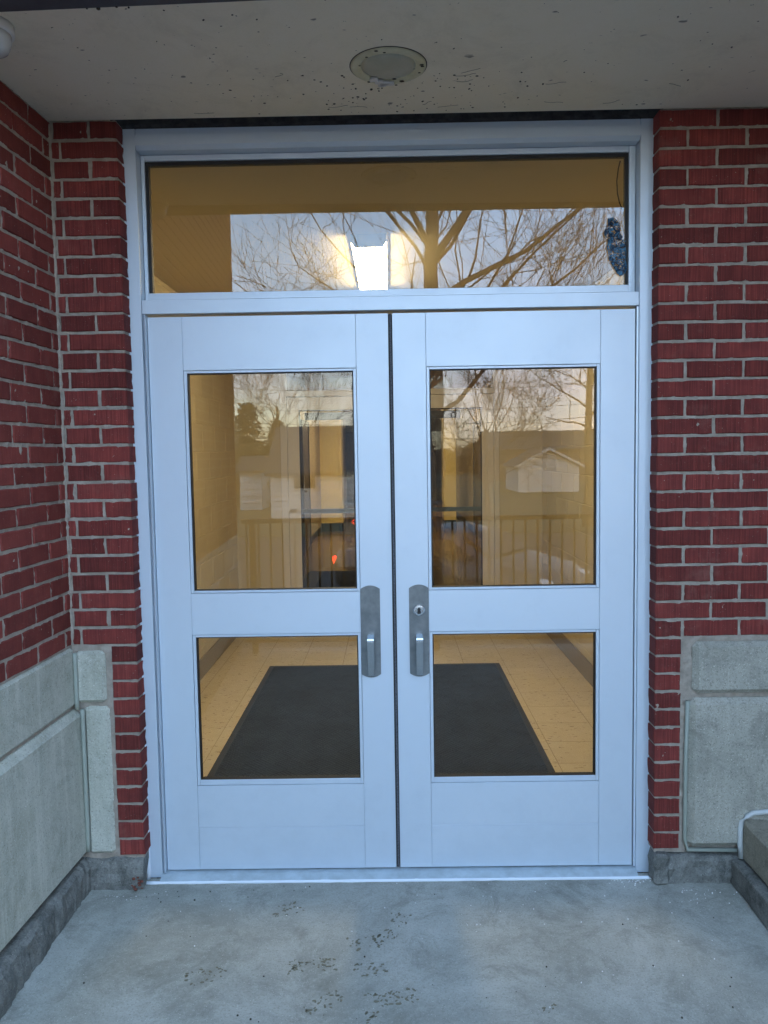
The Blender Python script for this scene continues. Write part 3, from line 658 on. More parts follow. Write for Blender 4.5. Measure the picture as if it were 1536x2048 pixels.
# meeting edge: dark brush strip on the left leaf's edge
bm = bmesh.new(); bm_box(bm, -.0026 - ol.x, .0015 - ol.x, .006, .024, .004, 2.098); bm_box(bm, -.006 - ol.x, .0140 - ol.x, .0245, .043, .004, 2.098); link('meeting_gasket', mesh_from(bm, 'meeting_gasket', GASKET), dl)
bm = bmesh.new(); bm_box(bm, .0017 - ol.x, .0085 - ol.x, .005, .024, .004, 2.098); link('brush_strip', mesh_from(bm, 'brush_strip', PILE), dl)
def pull(d, off, xc, zt, zb, lock):
    w2 = .0365; bm = bmesh.new(); pts = []
    for i in range(13):
        a = -1 + 2 * i / 12; pts.append((a * w2, zt - .013 + .013 * (1 - a * a)))
    for i in range(13):
        a = 1 - 2 * i / 12; pts.append((a * w2, zb + .013 - .013 * (1 - a * a)))
    prism(bm, pts, -.0045, -.0002, 'y')
    p = link('pull_plate', mesh_from(bm, 'pull_plate', STEEL), d, (xc - off.x, 0, -off.z))
    bm = bmesh.new(); z = zt - .186
    prof = [(-.004, z), (-.052, z - .006), (-.0555, z - .012), (-.0555, z - .020), (-.030, z - .120), (-.012, z - .155), (-.0045, z - .160), (-.0045, z - .148), (-.010, z - .145), (-.024, z - .117), (-.046, z - .022), (-.044, z - .015), (-.004, z - .012)]
    prism(bm, prof, -.0125, .0125, 'x')
    es = [e for e in bm.edges if abs(abs(e.verts[0].co.x) - .0125) < 1e-5 and abs(e.verts[0].co.x - e.verts[1].co.x) < 1e-5]
    bmesh.ops.bevel(bm, geom=es, offset=.0012, segments=2, affect='EDGES')
    link('grip', mesh_from(bm, 'grip', STEEL_B), p)
    if lock:
        bm = bmesh.new(); lathe(bm, [(.0225, -.004), (.0225, -.009), (.019, -.013), (.0135, -.0135), (.0125, -.0115)], 40, (0, 0, zt - .096), 'y'); lk = link('lock_cylinder', mesh_from(bm, 'lock_cylinder', STEEL_B, False), p)
        bm = bmesh.new(); lathe(bm, [(.0058, -.0112), (.0058, -.0142)], 20, (0, 0, zt - .092), 'y'); lathe(bm, [(.0068, -.0112), (.0068, -.0141)], 20, (0, 0, zt - .102), 'y')
        link('key_slot', mesh_from(bm, 'key_slot', GASKET), p)
        bm = bmesh.new(); bmesh.ops.create_uvsphere(bm, u_segments=10, v_segments=6, radius=.0011, matrix=Matrix.Translation((-.001, -.0145, zt - .106))); link('pin', mesh_from(bm, 'pin', STEEL_B), p)
pull(dl, ol, -.0865, 1.119, .769, False); pull(dr, orr, .0955, 1.120, .770, True)

# ================================================================ BUILDING SHELL (keeps daylight out of the hall)
sh = empty('school_building', (0, 0, 0), 'brick building body behind the porch holding the lit vestibule', 'building')
box('backing_wall', -5, -.960, .03, .125, -.3, 3.0, CREAM_P, sh); box('backing_wall', .973, 5, .03, .125, -.3, 3.0, CREAM_P, sh)
box('lintel', -.959, .972, .118, .20, 2.792, 3.0, CREAM_P, sh)
box('upper_wall', -5, 5, -.06, .5, 3.02, 6.0, BRICK_S, sh)
box('roof', -5, 5, .3, 26, 2.95, 3.1, SHINGLE, sh); box('side_wall', -5, -4.9, .13, 26, -.3, 2.94, BRICK_S, sh); box('side_wall', 4.9, 5, .13, 26, -.3, 2.94, BRICK_S, sh)
box('rear_wall', -5, 5, 26, 26.1, -.3, 2.94, BRICK_S, sh)

# ================================================================ VESTIBULE
VX0, VX1, VY0, VY1, VZ, VC = -1.39, 1.34, .13, 4.17, .02, 2.69
vf = empty('vestibule_floor', (0, 0, VZ), 'cream speckled vinyl tile floor inside the doors', 'floor', kind='structure')
bm = bmesh.new(); bm_box(bm, VX0, VX1, .115, VY1 + .15, -.2, -.003); link('tile_bed', mesh_from(bm, 'tile_bed', mat('tile_joint', (.30, .22, .13), .8)), vf)
TS = .3048
tcache = {}
def tile(x0, x1, y0, y1):
    key = (round(x1 - x0, 4), round(y1 - y0, 4))
    if key not in tcache:
        bm = bmesh.new(); bm_box(bm, 0, key[0], 0, key[1], -.002, .0, .0004); tcache[key] = mesh_from(bm, 'floor_tile', TILE)
    o = link('floor_tile', tcache[key], vf, (x0, y0, 0))
x = .83 - 8 * TS
while x < VX1:
    y = .118
    while y < VY1:
        a, b = max(x, VX0), min(x + TS - .0028, VX1); c = min(y + TS - .0028, VY1)
        if b - a > .01 and c - y > .01: tile(a, b, y, c)
        y += TS
    x += TS
def block_wall(label, origin, rz, length, z0, z1, shift=0):
    wv = empty('vestibule_wall', origin, label, 'wall', rotz=rz)
    bm = bmesh.new(); bm_box(bm, 0, length, .003, .15, z0 - .02, z1 + .1); link('joint_bed', mesh_from(bm, 'joint_bed', CREAM_P), wv)
    bw, bh = .4064, .2032; k = 0; z = z0
    while z < z1 - .01:
        zt = min(z + bh - .006, z1); x = -(bw / 2) * (k % 2) - shift
        while x < length:
            a, b = max(0, x), min(length, x + bw - .006)
            if b - a > .01:
                key = ('blk', round(b - a, 3), round(zt - z, 3))
                if key not in tcache:
                    bm = bmesh.new(); bm_box(bm, 0, b - a, 0, .02, 0, zt - z, .0022); tcache[key] = mesh_from(bm, 'painted_block', CREAM)
                link('painted_block', tcache[key], wv, (a, 0, z))
            x += bw
        z += bh; k += 1
    return wv
wa = block_wall('cream painted block wall on the left of the vestibule', (VX0, VY0, 0), PI / 2, VY1 - VY0, VZ, VC)
wb = block_wall('cream painted block wall on the right of the vestibule', (VX1, VY1, 0), -PI / 2, VY1 - VY0, VZ, VC)
for o_, nm in ((wa, 1), (wb, 1)):
    bm = bmesh.new(); bm_box(bm, 0.001, VY1 - VY0 - .001, -.010, -.0005, VZ + .001, .165, .002); link('base_board', mesh_from(bm, 'base_board', BASEC), o_)
# left wall face must look at +X: local y points into the wall
IX0, IX1 = -.980, .960     # inner frame outer edges
iw = empty('partition_wall', (0, VY1, 0), 'cream wall round the inner doors at the back of the vestibule', 'wall')
box('wall_panel', VX0, IX0, VY1, VY1 + .14, 0, VC, CREAM_P, iw); box('wall_panel', IX1, VX1, VY1, VY1 + .14, 0, VC, CREAM_P, iw)
vc = box('vestibule_ceiling', VX0 - .05, VX1 + .05, .1165, VY1 + .15, VC, VC + .1, CEILP); tag(vc, 'plain cream ceiling of the vestibule', 'ceiling', kind='structure')
# mat
mt = empty('door_mat', (-.075, 2.07, VZ), 'large black herringbone mat on the vestibule floor', 'door mat')
bm = bmesh.new(); bm_box(bm, -.83, .83, -1.85, .87, .0005, .009, .003); link('pile', mesh_from(bm, 'pile', MATB), mt)
bm = bmesh.new()
for b in ((-.865, -.8302, -1.885, .905), (.8302, .865, -1.885, .905), (-.8302, .8302, .8702, .905), (-.8302, .8302, -1.885, -1.8502)): bm_box(bm, b[0], b[1], b[2], b[3], .0004, .006, .002)
link('rubber_border', mesh_from(bm, 'rubber_border', mat('mat_rubber', (.014, .013, .010), .6)), mt)
# ceiling lamp
cl = empty('ceiling_light', (-.095, 1.70, VC), 'lit warm white wraparound fluorescent lamp on the vestibule ceiling', 'ceiling light')
bm = bmesh.new(); prism(bm, [(-.090, -.001), (-.090, -.030), (-.070, -.060), (.070, -.060), (.090, -.030), (.090, -.001)], -.63, -.605, 'y'); link('end_cap', mesh_from(bm, 'end_cap', LAMPBODY), cl)
bm = bmesh.new(); prism(bm, [(-.090, -.001), (-.090, -.030), (-.070, -.060), (.070, -.060), (.090, -.030), (.090, -.001)], .605, .63, 'y'); link('end_cap', mesh_from(bm, 'end_cap', LAMPBODY), cl)
for sg in (-1, 1):
    bm = bmesh.new(); bm_box(bm, *sorted((sg * .0865, sg * .090)), -.6045, .6045, -.024, -.001); link('glow_shield', mesh_from(bm, 'glow_shield', LAMPBODY), cl)  # side strips added to hold back the lamp's glow on the ceiling
bm = bmesh.new(); prism(bm, [(-.086, -.002), (-.086, -.029), (-.066, -.058), (.066, -.058), (.086, -.029), (.086, -.002)], -.6045, .6045, 'y'); link('diffuser', mesh_from(bm, 'diffuser', LAMP), cl)

# inner frame and doors
IY = VY1 + .03
fi = empty('door_frame', (0, IY, VZ), 'brownish grey metal frame with transom round the inner doors', 'door frame')
def ibx(nm, a, b, y0, y1, z0, z1, m, par, ch=.001):
    bm = bmesh.new(); bm_box(bm, a, b, y0, y1, z0, z1, ch); return link(nm, mesh_from(bm, nm, m), par)
ibx('jamb', IX0 + .001, -.920, -.04, .06, 0, VC - VZ - .001, ALU_D, fi); ibx('jamb', .914, IX1 - .001, -.04, .06, 0, VC - VZ - .001, ALU_D, fi)
ibx('transom_bar', -.9195, .9135, -.04, .06, 2.105, 2.155, ALU_D, fi); ibx('head', -.9195, .9135, -.04, .06, VC - VZ - .05, VC - VZ - .001, ALU_D, fi)
ibx('transom_glass', -.918, .912, 0, .006, 2.156, VC - VZ - .051, GLASS_I, fi, 0)
def inner_leaf(x0, x1, label):
    d = empty('glass_door', (x0, IY, VZ), label, 'door', 'pair of inner doors'); Wd = x1 - x0
    ibx('stile', 0, .105, -.02, .025, .01, 2.10, ALU_D, d); ibx('stile', Wd - .105, Wd, -.02, .025, .01, 2.10, ALU_D, d)
    ibx('top_rail', .1055, Wd - .1055, -.02, .025, 1.985, 2.10, ALU_D, d); ibx('bottom_rail', .1055, Wd - .1055, -.02, .025, .01, .25, ALU_D, d)
    gb = bmesh.new()
    for q in ((.1055, .113, .2505, 1.9845), (Wd - .113, Wd - .1055, .2505, 1.9845), (.113, Wd - .113, 1.976, 1.9845), (.113, Wd - .113, .2505, .258)): bm_box(gb, q[0], q[1], -.015, .015, q[2], q[3])
    link('gasket', mesh_from(gb, 'gasket', GASKET), d)
    ibx('glass_pane', .107, Wd - .107, -.003, .003, .252, 1.983, GLASS_I, d, 0)
    ibx('push_bar', .07, Wd - .07, .05, .075, 1.06, 1.10, STEEL, d, .004)
    for q in (.075, Wd - .095):
        ibx('bracket', q, q + .02, .0255, .0495, 1.065, 1.095, STEEL, d)
    ibx('door_closer', .15, .62, .03, .09, 1.90, 1.965, GREYTRIM, d, .005)
    return d
inner_leaf(-.9185, -.004, 'left inner glass door seen through the outer doors, brownish grey frame')
inner_leaf(.004, .9125, 'right inner glass door seen through the outer doors, brownish grey frame')

# ================================================================ CORRIDOR
HALLPAINT = mat('tan_corridor_paint', (.34, .26, .15), .5)
hf = box('corridor_floor', -2.2, 2.2, VY1 + .16, 25.9, -.2, VZ - .003, HALLFLOOR); tag(hf, 'polished brown floor of the corridor beyond', 'floor', kind='structure')
hc = box('corridor_ceiling', -2.2, 2.2, VY1 + .17, 25.9, 2.75, 2.85, HALLPAINT); tag(hc, 'cream ceiling of the corridor beyond', 'ceiling', kind='structure')
def hall_wall(x0, x1, label, face):
    e = empty('corridor_wall', (0, 0, 0), label, 'wall')
    box('wall_face', x0, x1, VY1 + .17, 25.9, -.1, 2.75, HALLPAINT, e)
    a, b = (face + .0005, face + .008) if face < 0 else (face - .008, face - .0005)
    box('base_strip', a, b, VY1 + .2, 25.5, VZ, .14, BASEK, e)
    return e
hl = hall_wall(-1.6, -1.47, 'cream corridor wall on the left with black base strip', -1.47)
hr = hall_wall(1.62, 1.75, 'cream corridor wall on the right with dark doors and black base strip', 1.62)
box('partition_infill', -2.2, -1.39, VY1 + .001, VY1 + .16, -.1, 2.94, CREAM_P, sh); box('partition_infill', 1.34, 2.2, VY1 + .001, VY1 + .16, -.1, 2.94, CREAM_P, sh)
box('partition_infill', -2.2, 2.2, VY1 + .001, VY1 + .15, VC + .102, 2.94, CREAM_P, sh)
def hall_door(x, y, face, label, wid=.95):
    d = empty('corridor_door', (x, y, VZ), label, 'door')
    s = 1 if face < 0 else -1
    a, b = sorted((0, s * .035)); c, e = sorted((0, s * .05))
    bm = bmesh.new(); bm_box(bm, a, b, -wid / 2, wid / 2, .0, 2.1, .002); link('leaf', mesh_from(bm, 'leaf', DARKDOOR), d)
    bm = bmesh.new(); bm_box(bm, c, e, -wid / 2 - .05, -wid / 2 - .001, 0, 2.16, .002); bm_box(bm, c, e, wid / 2 + .001, wid / 2 + .05, 0, 2.16, .002); bm_box(bm, c, e, -wid / 2, wid / 2, 2.102, 2.16, .002); link('casing', mesh_from(bm, 'casing', GREYTRIM), d)
    bm = bmesh.new(); bmesh.ops.create_uvsphere(bm, u_segments=12, v_segments=8, radius=.03, matrix=Matrix.Translation((s * .06, -wid / 2 + .08, 1.0))); link('knob', mesh_from(bm, 'knob', STEEL_B, True), d)
hall_door(1.619, 8.2, 1, 'nearer dark wooden door in the right corridor wall', 1.9)
hall_door(1.619, 11.6, 1, 'farther dark wooden door in the right corridor wall', 1.6)
hall_door(-1.469, 10.5, -1, 'dark wooden door in the left corridor wall', .95)
def pier(x0, x1, y0, y1, label):
    e = empty('corridor_pier', ((x0 + x1) / 2, y0, VZ), label, 'pillar')
    hw = (x1 - x0) / 2
    bm = bmesh.new(); bm_box(bm, -hw, hw, 0, y1 - y0, .165, 2.72, .004); link('shaft', mesh_from(bm, 'shaft', mat('yellow_wall_paint', (.78, .62, .26), .5)), e)
    bm = bmesh.new(); bm_box(bm, -hw - .006, hw + .006, -.006, y1 - y0, 0, .164, .002); link('base_strip', mesh_from(bm, 'base_strip', BASEK), e)
pier(1.10, 1.36, 13.9, 14.5, 'yellow painted pier with black base at the right of the corridor')
pier(-1.468, -1.02, 13.6, 14.2, 'yellow painted pier with black base at the left of the corridor')
be = empty('end_doors', (0, 23.0, VZ), 'dark double doors closing the far end of the corridor', 'door')
for q in (-1.45, .01):
    bm = bmesh.new(); bm_box(bm, q, q + 1.44, 0, .05, 0, 2.72, .004); link('leaf', mesh_from(bm, 'leaf', DARKDOOR), be)
    bm = bmesh.new(); bm_box(bm, q + .4, q + 1.04, -.012, -.001, 1.0, 1.9, .002); link('window', mesh_from(bm, 'window', WIND), be)
m2 = empty('door_mat', (-.32, 6.7, VZ), 'black mat on the corridor floor beyond the inner doors', 'door mat')
bm = bmesh.new(); bm_box(bm, -.82, .82, -1.6, 1.15, 0, .008, .003); link('pile', mesh_from(bm, 'pile', MATB), m2)
for i, (y, lb) in enumerate(((11.4, 'nearer lit corridor ceiling lamp beyond the inner doors'), (18.5, 'farther lit corridor ceiling lamp beyond the inner doors'))):
    e = empty('ceiling_light', (0, y, 2.75), lb, 'ceiling light')
    bm = bmesh.new(); bm_box(bm, -.16, .16, -.62, .62, -.03, -.001, .004); link('lamp_tray', mesh_from(bm, 'lamp_tray', LAMPBODY), e)
    bm = bmesh.new(); bm_box(bm, -.13, .13, -.58, .58, -.05, -.031, .004); link('diffuser', mesh_from(bm, 'diffuser', LAMP2), e)

# ================================================================ THINGS ON THE TRANSOM
bm = bmesh.new(); rn = random.Random(11); ring = []
G = 22
grid = [[None] * (G + 1) for _ in range(G + 1)]
for i in range(G + 1):
    for k in range(G + 1):
        u = i / G * 2 - 1; v = k / G * 2 - 1
        rr = math.sqrt(max(1e-6, 1 - .5 * v * v)); xx = u * math.sqrt(1 - .5 * v * v) * .034; zz = v * math.sqrt(1 - .5 * u * u) * .108
        xx += .012 * noise.noise(Vector((zz * 30, 1, 0))) - zz * .18; 
        yy = .004 * noise.noise(Vector((xx * 60, zz * 60, 2))) + .003 * noise.noise(Vector((xx * 150, zz * 150, 5)))
        grid[i][k] = bm.verts.new((xx, yy, zz))
for i in range(G):
    for k in range(G): bm.faces.new((grid[i][k], grid[i + 1][k], grid[i + 1][k + 1], grid[i][k + 1]))
bf = link('plastic_film', mesh_from(bm, 'plastic_film', BLUEFILM), None, (.838, .054, 1.61 + .745)); tag(bf, 'crumpled blue plastic film stuck on the transom pane at its right edge', 'plastic film')
so = bf.modifiers.new('t', 'SOLIDIFY'); so.thickness = .001
bm = bmesh.new(); tube(bm, [Vector(p) for p in ((.862, .09, 2.672), (.855, .09, 2.645), (.849, .088, 2.60), (.851, .086, 2.555), (.858, .084, 2.52), (.872, .084, 2.49))], .0022, 8)
wi = link('loose_wire', mesh_from(bm, 'loose_wire', WIREM, True)); tag(wi, 'thin black wire hanging in the upper right corner of the transom', 'wire')

# ================================================================ PRINTS AND GRIT ON THE PORCH
rn = random.Random(21)
prints = [(-.392, -.225, .4, .10, 20), (-.013, -.330, 1.25, .16, 24), (-.11, -.421, .2, .12, 26), (-.273, -.539, .1, .15, 38), (-.601, -.584, .35, .14, 22),
          (-.217, -.715, .8, .12, 22), (-.027, -.693, .1, .16, 26), (-.092, -.556, .2, .10, 16), (.442, -.755, .2, .05, 6), (-.069, -.784, .3, .05, 8)]
def tread(cxp, cyp, a, ln, n):
    bm = bmesh.new(); ca, sa = math.cos(a), math.sin(a)
    for i in range(int(n * 1.7)):
        u = rn.uniform(-.5, .5) * ln; v = rn.uniform(-.5, .5) * .07; r = rn.uniform(.0018, .0052) * (1.5 if rn.random() < .12 else 1)
        if rn.random() < .25: continue
        px, py = u * ca - v * sa, u * sa + v * ca; m_ = rn.randint(5, 7); ph = a + rn.choice((0, .8, -.8))
        t = [( rr * math.cos(2 * PI * q / m_) * 1.5, rr * math.sin(2 * PI * q / m_) * .8) for q in range(m_) for rr in (r * rn.uniform(.6, 1.15),)]
        vs = [bm.verts.new((px + x * math.cos(ph) - y * math.sin(ph), py + x * math.sin(ph) + y * math.cos(ph), .0014)) for x, y in t]
        vb = [bm.verts.new((v_.co.x * 1.0, v_.co.y, .0)) for v_ in vs]
        bm.faces.new(vs)
        for q in range(m_): bm.faces.new((vs[q], vb[q], vb[(q + 1) % m_], vs[(q + 1) % m_]))
    return bm
for i, (px, py, a, ln, n) in enumerate(prints):
    o = link('muddy_print', mesh_from(tread(px * 0, py * 0, a, ln, n), 'muddy_print', MUD), None, (px, py, .0002))
    tag(o, 'faint brown muddy shoe tread marks on the porch concrete', 'shoe print', 'muddy shoe prints on the porch', 'stuff')
def grit(name, pts, m, label, r0, r1):
    bm = bmesh.new()
    for (x, y) in pts:
        r = rn.uniform(r0, r1)
        bmesh.ops.create_icosphere(bm, subdivisions=1, radius=r, matrix=Matrix.Translation((x, y, r * .4)) @ Matrix.Rotation(rn.random() * 3, 4, 'X'))
    o = link(name, mesh_from(bm, name, m)); tag(o, label, 'grit', kind='stuff')
wp = [(rn.uniform(.80, .97), -.05 - abs(rn.gauss(0, .02))) for _ in range(34)] + [(rn.uniform(-.9, 1.1), -.06 - abs(rn.gauss(0, .16))) for _ in range(34)] + \
     [(1.03 + rn.random() * .2, -.12 - abs(rn.gauss(0, .04))) for _ in range(26)] + [(-1.08 + rn.random() * .12, -.12 - abs(rn.gauss(0, .02))) for _ in range(16)] + [(.2 + rn.random() * .9, rn.uniform(-.9, -.1)) for _ in range(26)]
grit('salt_crumbs', wp, SALT, 'white crumbs scattered on the porch near the threshold', .0009, .0026)
dp = [(.349, -.672), (.441, -.65), (-.74, -.16), (-.86, -.17), (-.80, -.29), (-.70, -.38)] + [(rn.uniform(-1, 1.1), rn.uniform(-.8, -.08)) for _ in range(26)] + [(rn.uniform(-.95, -.3), -.07 - abs(rn.gauss(0, .05))) for _ in range(12)]
grit('dark_crumbs', dp, GRIT, 'small dark dirt crumbs scattered over the porch', .0012, .0036)

# ================================================================ OUTSIDE WORLD (seen mirrored in the glass)
rl = empty('porch_railing', (0, -3.42, 0), 'dark metal porch railing with thin upright bars behind the viewer', 'railing')
bm = bmesh.new(); bm_box(bm, -1.22, 2.07, -.022, .022, 1.062, 1.102, .006); link('top_rail', mesh_from(bm, 'top_rail', RAILM), rl)
bm = bmesh.new(); bm_box(bm, -1.22, 2.07, -.015, .015, .09, .12, .003); link('bottom_rail', mesh_from(bm, 'bottom_rail', RAILM), rl)
bm = bmesh.new(); bm_box(bm, -.008, .008, -.008, .008, .121, 1.061); bal = mesh_from(bm, 'baluster', RAILM)
x = -1.18
while x < 2.06: link('baluster', bal, rl, (x, 0, 0)); x += .098
bm = bmesh.new(); bm_box(bm, -.025, .025, -.025, .025, 0, 1.061, .003); pst = mesh_from(bm, 'post', RAILM)
for x in (-1.13, .35, 2.04): link('post', pst, rl, (x, .0, 0))
G0 = -1.10
def Yo(Z): return 3.01 - Z

def house(name, label, x0, x1, y, zw, zr, ridge_along, depth, rows, m_roof=SHINGLE, eave=.3, wallm=None):
    wallm = wallm or SIDING
    h = empty(name, ((x0 + x1) / 2, y, G0), label, 'house'); hw = (x1 - x0) / 2; ze = zw - G0; zz = zr - G0
    bm = bmesh.new(); bm_box(bm, -hw + .03, hw - .03, -depth, -.04, 0, ze); link('wall', mesh_from(bm, 'wall', wallm), h)
    ph = ze / rows; bmp = bmesh.new(); prism(bmp, [(0, 0), (0, ph * .88), (-.01, ph * .88), (-.06, 0)], -hw, hw, 'x')
    for v in bmp.verts: v.co.y = -v.co.y - .03
    me = mesh_from(bmp, 'siding_plank', wallm)
    for k in range(rows): link('siding_plank', me, h, (0, 0, k * ph))
    if ridge_along:   # eave faces us
        bm = bmesh.new(); prism(bm, [(eave, ze - .08), (-depth / 2, zz), (-depth - eave, ze - .08), (-depth - eave, ze - .2), (-depth / 2, zz - .14), (eave, ze - .2)], -hw - .2, hw + .2, 'x'); link('roof', mesh_from(bm, 'roof', m_roof), h)
        bm = bmesh.new(); prism(bm, [(0, ze - .2), (-depth / 2, zz - .15), (-depth, ze - .2)], -hw - .02, -hw + .05, 'x'); link('gable', mesh_from(bm, 'gable', wallm), h)
    else:
        bm = bmesh.new(); prism(bm, [(-hw, ze), (0, zz - .12), (hw, ze)], -.05, -depth, 'y'); link('gable', mesh_from(bm, 'gable', wallm), h)
        bm = bmesh.new(); prism(bm, [(-hw - eave, ze - .15), (0, zz), (hw + eave, ze - .15), (hw + eave, ze - .05), (0, zz + .12), (-hw - eave, ze - .05)], .25, -depth - .3, 'y'); link('roof', mesh_from(bm, 'roof', m_roof), h)
        bm = bmesh.new(); prism(bm, [(-hw - eave, ze - .19), (0, zz - .05), (hw + eave, ze - .19), (hw + eave, ze - .04), (0, zz + .13), (-hw - eave, ze - .04)], .26, .32, 'y'); link('barge_board', mesh_from(bm, 'barge_board', wallm), h)
    return h
h1 = house('siding_house', 'white horizontal-siding house with grey roof across the lot', -5.0, 2.05, Yo(33), .97, 2.9, True, 7, 10)
bm = bmesh.new(); bm_box(bm, -2.60, -1.62, .0, .10, 1.25, 2.02); wf = link('window', mesh_from(bm, 'window', SIDING), h1)
for a in (-2.54, -2.09):
    bm = bmesh.new(); bm_box(bm, a, a + .42, .101, .12, 1.33, 1.96); link('pane', mesh_from(bm, 'pane', WIND), wf)
bm = bmesh.new(); bm_box(bm, -2.70, -2.45, .04, .1, .35, .5); link('vent', mesh_from(bm, 'vent', GREYTRIM), h1)
h2 = house('garage', 'white gabled garage with a wide roll-up door across the lot', 8.4, 12.4, Yo(53), .68, 1.72, False, 6, 8)
bm = bmesh.new(); bm_box(bm, -1.35, .95, .0, .08, 0, 1.5); gd = link('garage_door', mesh_from(bm, 'garage_door', mat('garage_door_paint', (.5, .5, .49), .6)), h2)
for k in range(4):
    bm = bmesh.new(); bm_box(bm, -1.3, .90, .081, .10, .03 + k * .37, .37 + k * .37, .005); link('door_panel', mesh_from(bm, 'door_panel', SIDING), gd)
h3 = house('shed', 'small pale outbuilding beside the evergreens', -7.6, -6.5, Yo(40), .95, 1.6, True, 3, 6)
h4 = house('far_house', 'low brown house behind the garage', 9.0, 24.0, Yo(75), 1.9, 3.6, True, 8, 7, SHINGLE, wallm=BROWNSIDE)

def branch_tree(name, loc, seed, trunk_h, r0, levels, label, spread=1.0, lean=(0, 0), kids=(5, 5, 4, 4), lens=(5.5, 3.0, 1.6, .9), low=.3, minr=.009, cat='tree', group=None, limb_len=7.0, extra=()):
    rnd = random.Random(seed); T = empty(name, loc, label, cat, group); bt = bmesh.new(); bc = bmesh.new()
    def limb(bm, p, d, L_, r, lev):
        n = 7 if lev < 2 else 4; pts = [p.copy()]; rads = [r]; cur = p.copy(); dd = d.copy()
        for i in range(n):
            dd = (dd + Vector((rnd.gauss(0, .16), rnd.gauss(0, .16), rnd.gauss(.05, .13)))).normalized()
            cur = cur + dd * (L_ / n); pts.append(cur.copy()); rads.append(max(minr * .6, r * (1 - .78 * (i + 1) / n)))
        tube(bm, pts, rads, (8, 6, 4, 3, 3)[min(lev, 4)], cap=lev < 2)
        if lev < levels:
            for q in range(kids[min(lev, len(kids) - 1)]):
                t = rnd.uniform(.22, .97); i = min(n - 1, int(t * n)); bp = pts[i].lerp(pts[i + 1], t * n - i); ax = (pts[i + 1] - pts[i]).normalized()
                side = ax.cross(Vector((rnd.gauss(0, 1), rnd.gauss(0, 1), rnd.gauss(0, 1)))).normalized()
                nd = (ax * rnd.uniform(.6, 1.0) + side * rnd.uniform(.5, .9) + Vector((0, 0, .12))).normalized()
                limb(bc, bp, nd, lens[min(lev, len(lens) - 1)] * rnd.uniform(.6, 1.15) * (1.1 - .4 * t), max(minr, rads[i] * rnd.uniform(.4, .62)), lev + 1)
    # trunk
    pts = []; rads = []
    for i in range(11):
        z = trunk_h * i / 10; pts.append(Vector((lean[0] * i / 10 + rnd.gauss(0, .04), lean[1] * i / 10 + rnd.gauss(0, .04), z))); rads.append(r0 * (1.35 if i == 0 else 1 - .45 * i / 10))
    tube(bt, pts, rads, 12)
    nl = 15
    for q in range(nl):
        t = low + (1 - low) * (q + .5) / nl; i = min(9, int(t * 10)); bp = pts[i].lerp(pts[i + 1], t * 10 - i); a = q * 2.4 + rnd.uniform(-.4, .4)
        up = .35 + .9 * t * t; nd = Vector((math.cos(a) * spread, math.sin(a) * spread * .8, up)).normalized()
        limb(bc, bp, nd, limb_len * rnd.uniform(.75, 1.1), rads[i] * rnd.uniform(.2, .34), 0)
    for (z, d, ln, rr_) in extra:
        limb(bc, Vector((lean[0] * z / trunk_h, 0, z)), Vector(d).normalized(), ln, rr_, 0)
    link('trunk', mesh_from(bt, 'trunk', BARK, True), T)
    # no normal recalculation for the huge branch mesh
    me = bpy.data.meshes.new('crown'); bc.to_mesh(me); bc.free(); me.materials.append(BARK); link('crown', me, T)
    return T
branch_tree('bare_tree', (1.35, Yo(25), G0), 5, 12.0, .31, 3, 'large leafless tree with wide spreading limbs across the lot', low=.30, extra=((7.0, (-1, .1, .12), 6.5, .075), (7.3, (1, .1, .42), 8, .10), (8.6, (.45, .1, .9), 5, .13), (8.8, (-.5, .1, .85), 5, .10), (5.2, (1, -.1, .42), 7.5, .085), (5.0, (.5, 0, .5), 6, .07)))
branch_tree('bare_tree', (3.9, Yo(33), G0), 8, 3.6, .13, 3, 'smaller leafless tree fanning out right of the big one', low=.35, lens=(2.6, 1.7, 1.1, .7), limb_len=4.5, kids=(5, 5, 4, 3))
branch_tree('bare_tree', (7.0, Yo(28.5), G0), 13, 6.4, .17, 2, 'slim leafless tree with a straight trunk at the far right', low=.5, kids=(4, 5, 4), limb_len=2.6)
branch_tree('bare_tree', (-6.5, Yo(46), G0), 17, 5.5, .14, 3, 'leafless tree far behind the evergreens', low=.3, limb_len=4.5)

def evergreen(loc, h, r, seed, label):
    T = empty('evergreen_tree', loc, label, 'tree', 'evergreens beside the house'); rnd = random.Random(seed)
    bm = bmesh.new(); tube(bm, [Vector((0, 0, 0)), Vector((0, 0, h * .9))], [.18, .03], 8); link('trunk', mesh_from(bm, 'trunk', BARK), T)
    vs, fs = [], []
    for b_ in range(150):
        z0 = h * (.06 + .92 * (b_ / 150)); a = b_ * 2.4 + rnd.uniform(-.5, .5); ln = r * (1 - z0 / h) ** .65 * rnd.uniform(.55, 1.2) + .12
        for i in range(int(14 + 34 * ln / r)):
            t = rnd.random() ** .7; c = Vector((math.cos(a) * ln * t, math.sin(a) * ln * t, z0 - .25 * ln * t * t + rnd.gauss(0, .06))); c += Vector((rnd.gauss(0, .12), rnd.gauss(0, .12), 0)) * t
            s = rnd.uniform(.10, .24); u = Vector((math.cos(a) + rnd.gauss(0, .6), math.sin(a) + rnd.gauss(0, .6), -.3 + rnd.gauss(0, .4))).normalized() * s
            v = u.cross(Vector((rnd.gauss(0, 1), rnd.gauss(0, 1), rnd.gauss(0, 1)))).normalized() * s * .35
            k = len(vs); vs += [c - v, c + u, c + v]; fs.append((k, k + 1, k + 2))
    me = bpy.data.meshes.new('crown'); me.from_pydata(vs, [], fs); me.materials.append(EVERG); link('crown', me, T)
evergreen((-7.7, Yo(43), G0), 5.6, 1.5, 1, 'tall dark evergreen, farthest left of the group')
